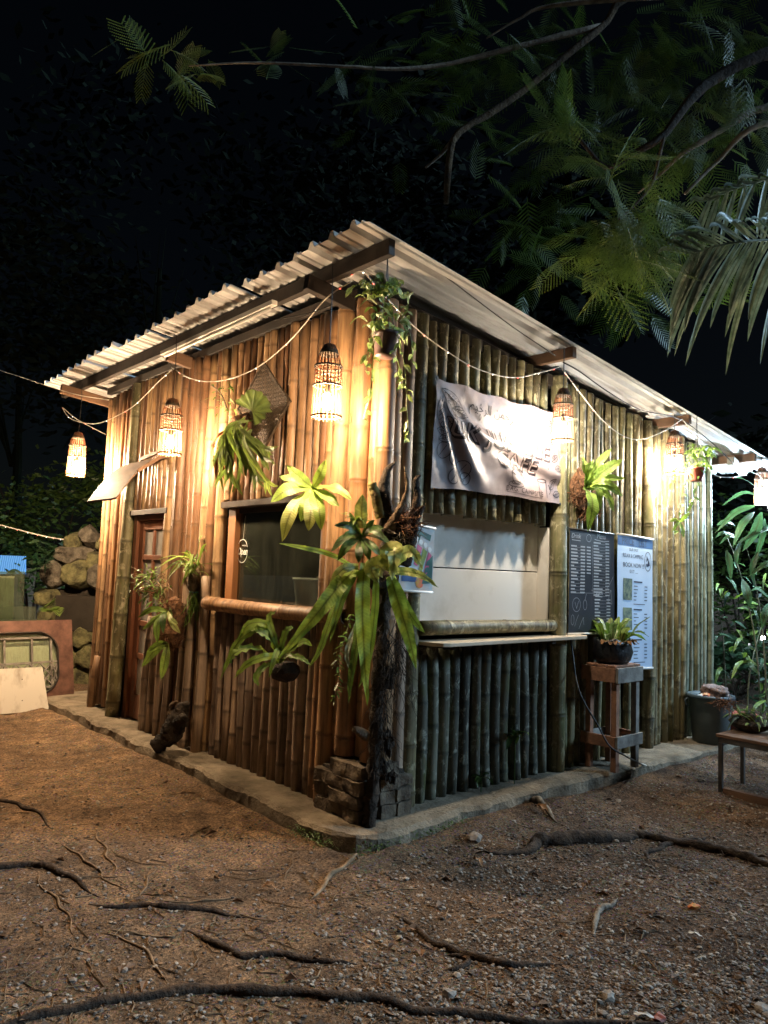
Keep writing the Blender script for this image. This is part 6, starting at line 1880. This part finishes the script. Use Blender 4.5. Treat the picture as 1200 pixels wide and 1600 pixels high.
root([on_ground(480, 1400)[:2], on_ground(520, 1370)[:2], on_ground(572, 1340)[:2]], [.008, .014, .01], 'thin pale root pointing at the slab corner', 'twig', .1)
root([on_ground(925, 1445)[:2], on_ground(945, 1415)[:2], on_ground(970, 1395)[:2]], [.014, .018, .008], 'pale splintered stick on the gravel at the right', 'bark_pale', .0)
for k, (P, lab) in enumerate((([(150, 1285), (165, 1330), (190, 1365)], 'thin rootlet curving left of the slab'), ([(95, 1312), (140, 1345), (205, 1385)], 'thin rootlet beside the left edge root'), ([(218, 1398), (235, 1360), (250, 1345)], 'thin upright rootlet left of the slab corner'),
                              ([(60, 1360), (85, 1400), (130, 1465)], 'long thin rootlet at the left edge'), ([(160, 1450), (230, 1475), (250, 1520)], 'thin rootlet above the thick bottom root'),
                              ([(240, 1400), (310, 1397), (380, 1389)], 'nearly straight thin rootlet'), ([(180, 1450), (270, 1455), (265, 1448)], 'low thin rootlet at mid left'))):
    root([on_ground(*p)[:2] for p in P], [.004, .007, .003], lab, 'twig', .1)

SLABIN = lambda x, y: x > -.36 and y > -.42
# pebbles
shapes = []
for s_ in range(6):
    bm = bmesh.new(); bmesh.ops.create_icosphere(bm, subdivisions=1, radius=1)
    shapes.append(([V((v.co.x, v.co.y, v.co.z * .6)) * (1 + .35 * mnoise.noise(v.co * 1.4 + V((s_ * 5, 0, 0)))) for v in bm.verts], [tuple(v.index for v in f_.verts) for f_ in bm.faces])); bm.free()
pm = [MB(), MB(), MB()]
cnt = 0
while cnt < 20000:
    px, py = rnd(-60, 1260), rnd(1080, 1680)
    p = on_ground(px, py)
    if SLABIN(p.x, p.y) or p.length > 14:
        continue
    dens = .16 + .84 * max(0, min(1, (px - 420) / 420)) * (1 if mnoise.noise(p * 1.3) > -.25 else .35)
    if random.random() > dens:
        continue
    sz = .003 + .010 * random.random() ** 3 + (.012 * random.random() if random.random() < .018 else 0)
    vv, ff = random.choice(shapes); q = Matrix.Rotation(rnd(0, 6.28), 3, 'Z') @ Matrix.Rotation(rnd(-.5, .5), 3, 'X')
    z = ground_h(p.x, p.y)
    pm[random.choice((0, 0, 0, 1, 1, 1, 1, 0, 0, 2))].add([V((p.x, p.y, z + sz * .15)) + q @ (v * sz) for v in vv], ff); cnt += 1
simple('pebble_dark', (.16, .125, .10), (.07, .055, .045), 25, .85, .3, 60, .004)
simple('pebble_white', (.44, .38, .31), (.28, .24, .19), 25, .85, .2, 60, .004)
for mb, mt, lb in zip(pm, ('pebble', 'pebble_dark', 'pebble_white'), ('grey brown pebbles scattered on the earth', 'dark pebbles scattered on the earth', 'pale pebbles and chips scattered on the earth')):
    build('gravel', mb, mt, kind='stuff', label=lb)
# leaf litter and twigs
mb = MB(); mt_ = MB(); cnt = 0
while cnt < 15000:
    px, py = rnd(-60, 1260), rnd(1080, 1660); p = on_ground(px, py)
    if SLABIN(p.x, p.y) or p.length > 14:
        continue
    dens = .25 + .75 * max(0, min(1, (px - 450) / 400)) * max(.25, min(1, (1480 - py) / 120))
    if random.random() > dens:
        continue
    ln = rnd(.006, .024) if rnd(0, 1) < .985 else rnd(.04, .075)
    a = rnd(0, 6.28); d = V((math.cos(a), math.sin(a), rnd(-.1, .3))); sd = V((-math.sin(a), math.cos(a), rnd(-.5, .5))) * ln * rnd(.15, .3)
    b0 = gz(p, .002); cu = V((0, 0, ln * rnd(.05, .3)))
    mb.add([b0, b0 + d * ln * .5 - sd + cu, b0 + d * ln, b0 + d * ln * .5 + sd + cu], [(0, 1, 2), (0, 2, 3)]); cnt += 1
build('leaf_litter', mb, 'litter', kind='stuff', label='brown leaf litter strewn over the earth')
for i in range(620):
    px, py = rnd(-40, 1240), rnd(1100, 1640); p = on_ground(px, py)
    if SLABIN(p.x, p.y) or p.length > 12:
        continue
    a = rnd(0, 6.28); ln = rnd(.04, .26); r = rnd(.0014, .0036)
    P = [gz(p + V((math.cos(a + k * rnd(-.2, .2)) * ln * k / 3, math.sin(a + k * rnd(-.2, .2)) * ln * k / 3, 0)), r) for k in range(4)]
    mt_.tube(P, [r, r, r * .8, r * .4], 4, False)
build('fallen_twigs', mt_, 'twig', kind='stuff', label='fine twigs and rootlets on the earth')
# moss and sprigs at the slab corner
mb = MB()
for i in range(900):
    u = rnd(-.5, .9); x, y = (-.30 + abs(u) * .02, -.05 - u * .5) if u < 0 else (-.28 + u * 1.0, -.27 + rnd(-.02, .02))
    if u < 0:
        x, y = -.33 + rnd(-.03, .02), -.1 - u * .7
    p = V((x + rnd(-.03, .03), y + rnd(-.05, .01), rnd(-.03, .07)))
    blade(mb, p, rand_dir(.0, .9) + V((-.3, -.4, 0)), rnd(.012, .035), rnd(.006, .012), .4, 2)
build('slab_moss', mb, 'leaf_deep', kind='stuff', label='moss and tiny sprigs along the rounded slab corner')
for px, py, col_ in ((865, 1385, 0), (1085, 1270, 1), (740, 1318, 2), (735, 1345, 3)):
    pass
for px, py, s_, mt, lab, nm, cat in ((742, 1318, .045, 'pebble', 'large grey stone beside the root near the slab corner', 'stone', 'stone'), (1085, 1413, .026, 'print_red', 'orange brick chip on the gravel at the right', 'brick_chip', 'brick chip'),
                                     (1030, 1585, .024, 'pot_red', 'red brick chip at the bottom right', 'brick_chip', 'brick chip'), (702, 1545, .026, 'pebble', 'pale stone low in the middle of the gravel', 'stone', 'stone'),
                                     (950, 1548, .028, 'pebble', 'pale flat stone at the lower right of the gravel', 'stone', 'stone'), (1190, 1562, .03, 'pebble', 'grey stone at the bottom right edge', 'stone', 'stone')):
    c = on_ground(px, py); c = gz(c, s_ * .3)
    build(nm, MB().rock(c, s_, px, 2, (1.2, .9, .65), amp=.45), mt, origin=c, label=lab, cat=cat)
for (px, py, s_, lab) in ((740, 1345, .10, 'curled dead brown leaf below the large grey stone'), (835, 1272, .12, 'curled dead leaf near the slab in front of the counter'), (432, 1383, .07, 'reddish dead leaf on the bare earth below the slab corner')):
    c = gz(on_ground(px, py), .01); d = V((rnd(-1, 1), rnd(-1, 1), 0)).normalized()
    build('dead_leaf', strap_leaf(MB(), [c, c + d * s_ * .5 + V((0, 0, .02)), c + d * s_], s_ * .4, V((0, 0, 1)) + rand_dir() * .3, 8, .5, .15), 'dry_leaf', origin=c, smooth=True, label=lab, cat='leaf')
for px, py, dx, dy, lab in ((1075, 1450, 22, 6, 'white plastic scrap on the gravel at the right'), (990, 1580, 40, 10, 'long white scrap at the bottom right')):
    c = gz(on_ground(px, py), .012); e = gz(on_ground(px + dx, py + dy), .012)
    build('litter_scrap', strap_leaf(MB(), [c, c.lerp(e, .5) + V((0, 0, .008)), e], .02, V((0, 0, 1)), 6, .3, .2, 6, .9, .4, .6), 'print_white', origin=c, label=lab, cat='scrap')
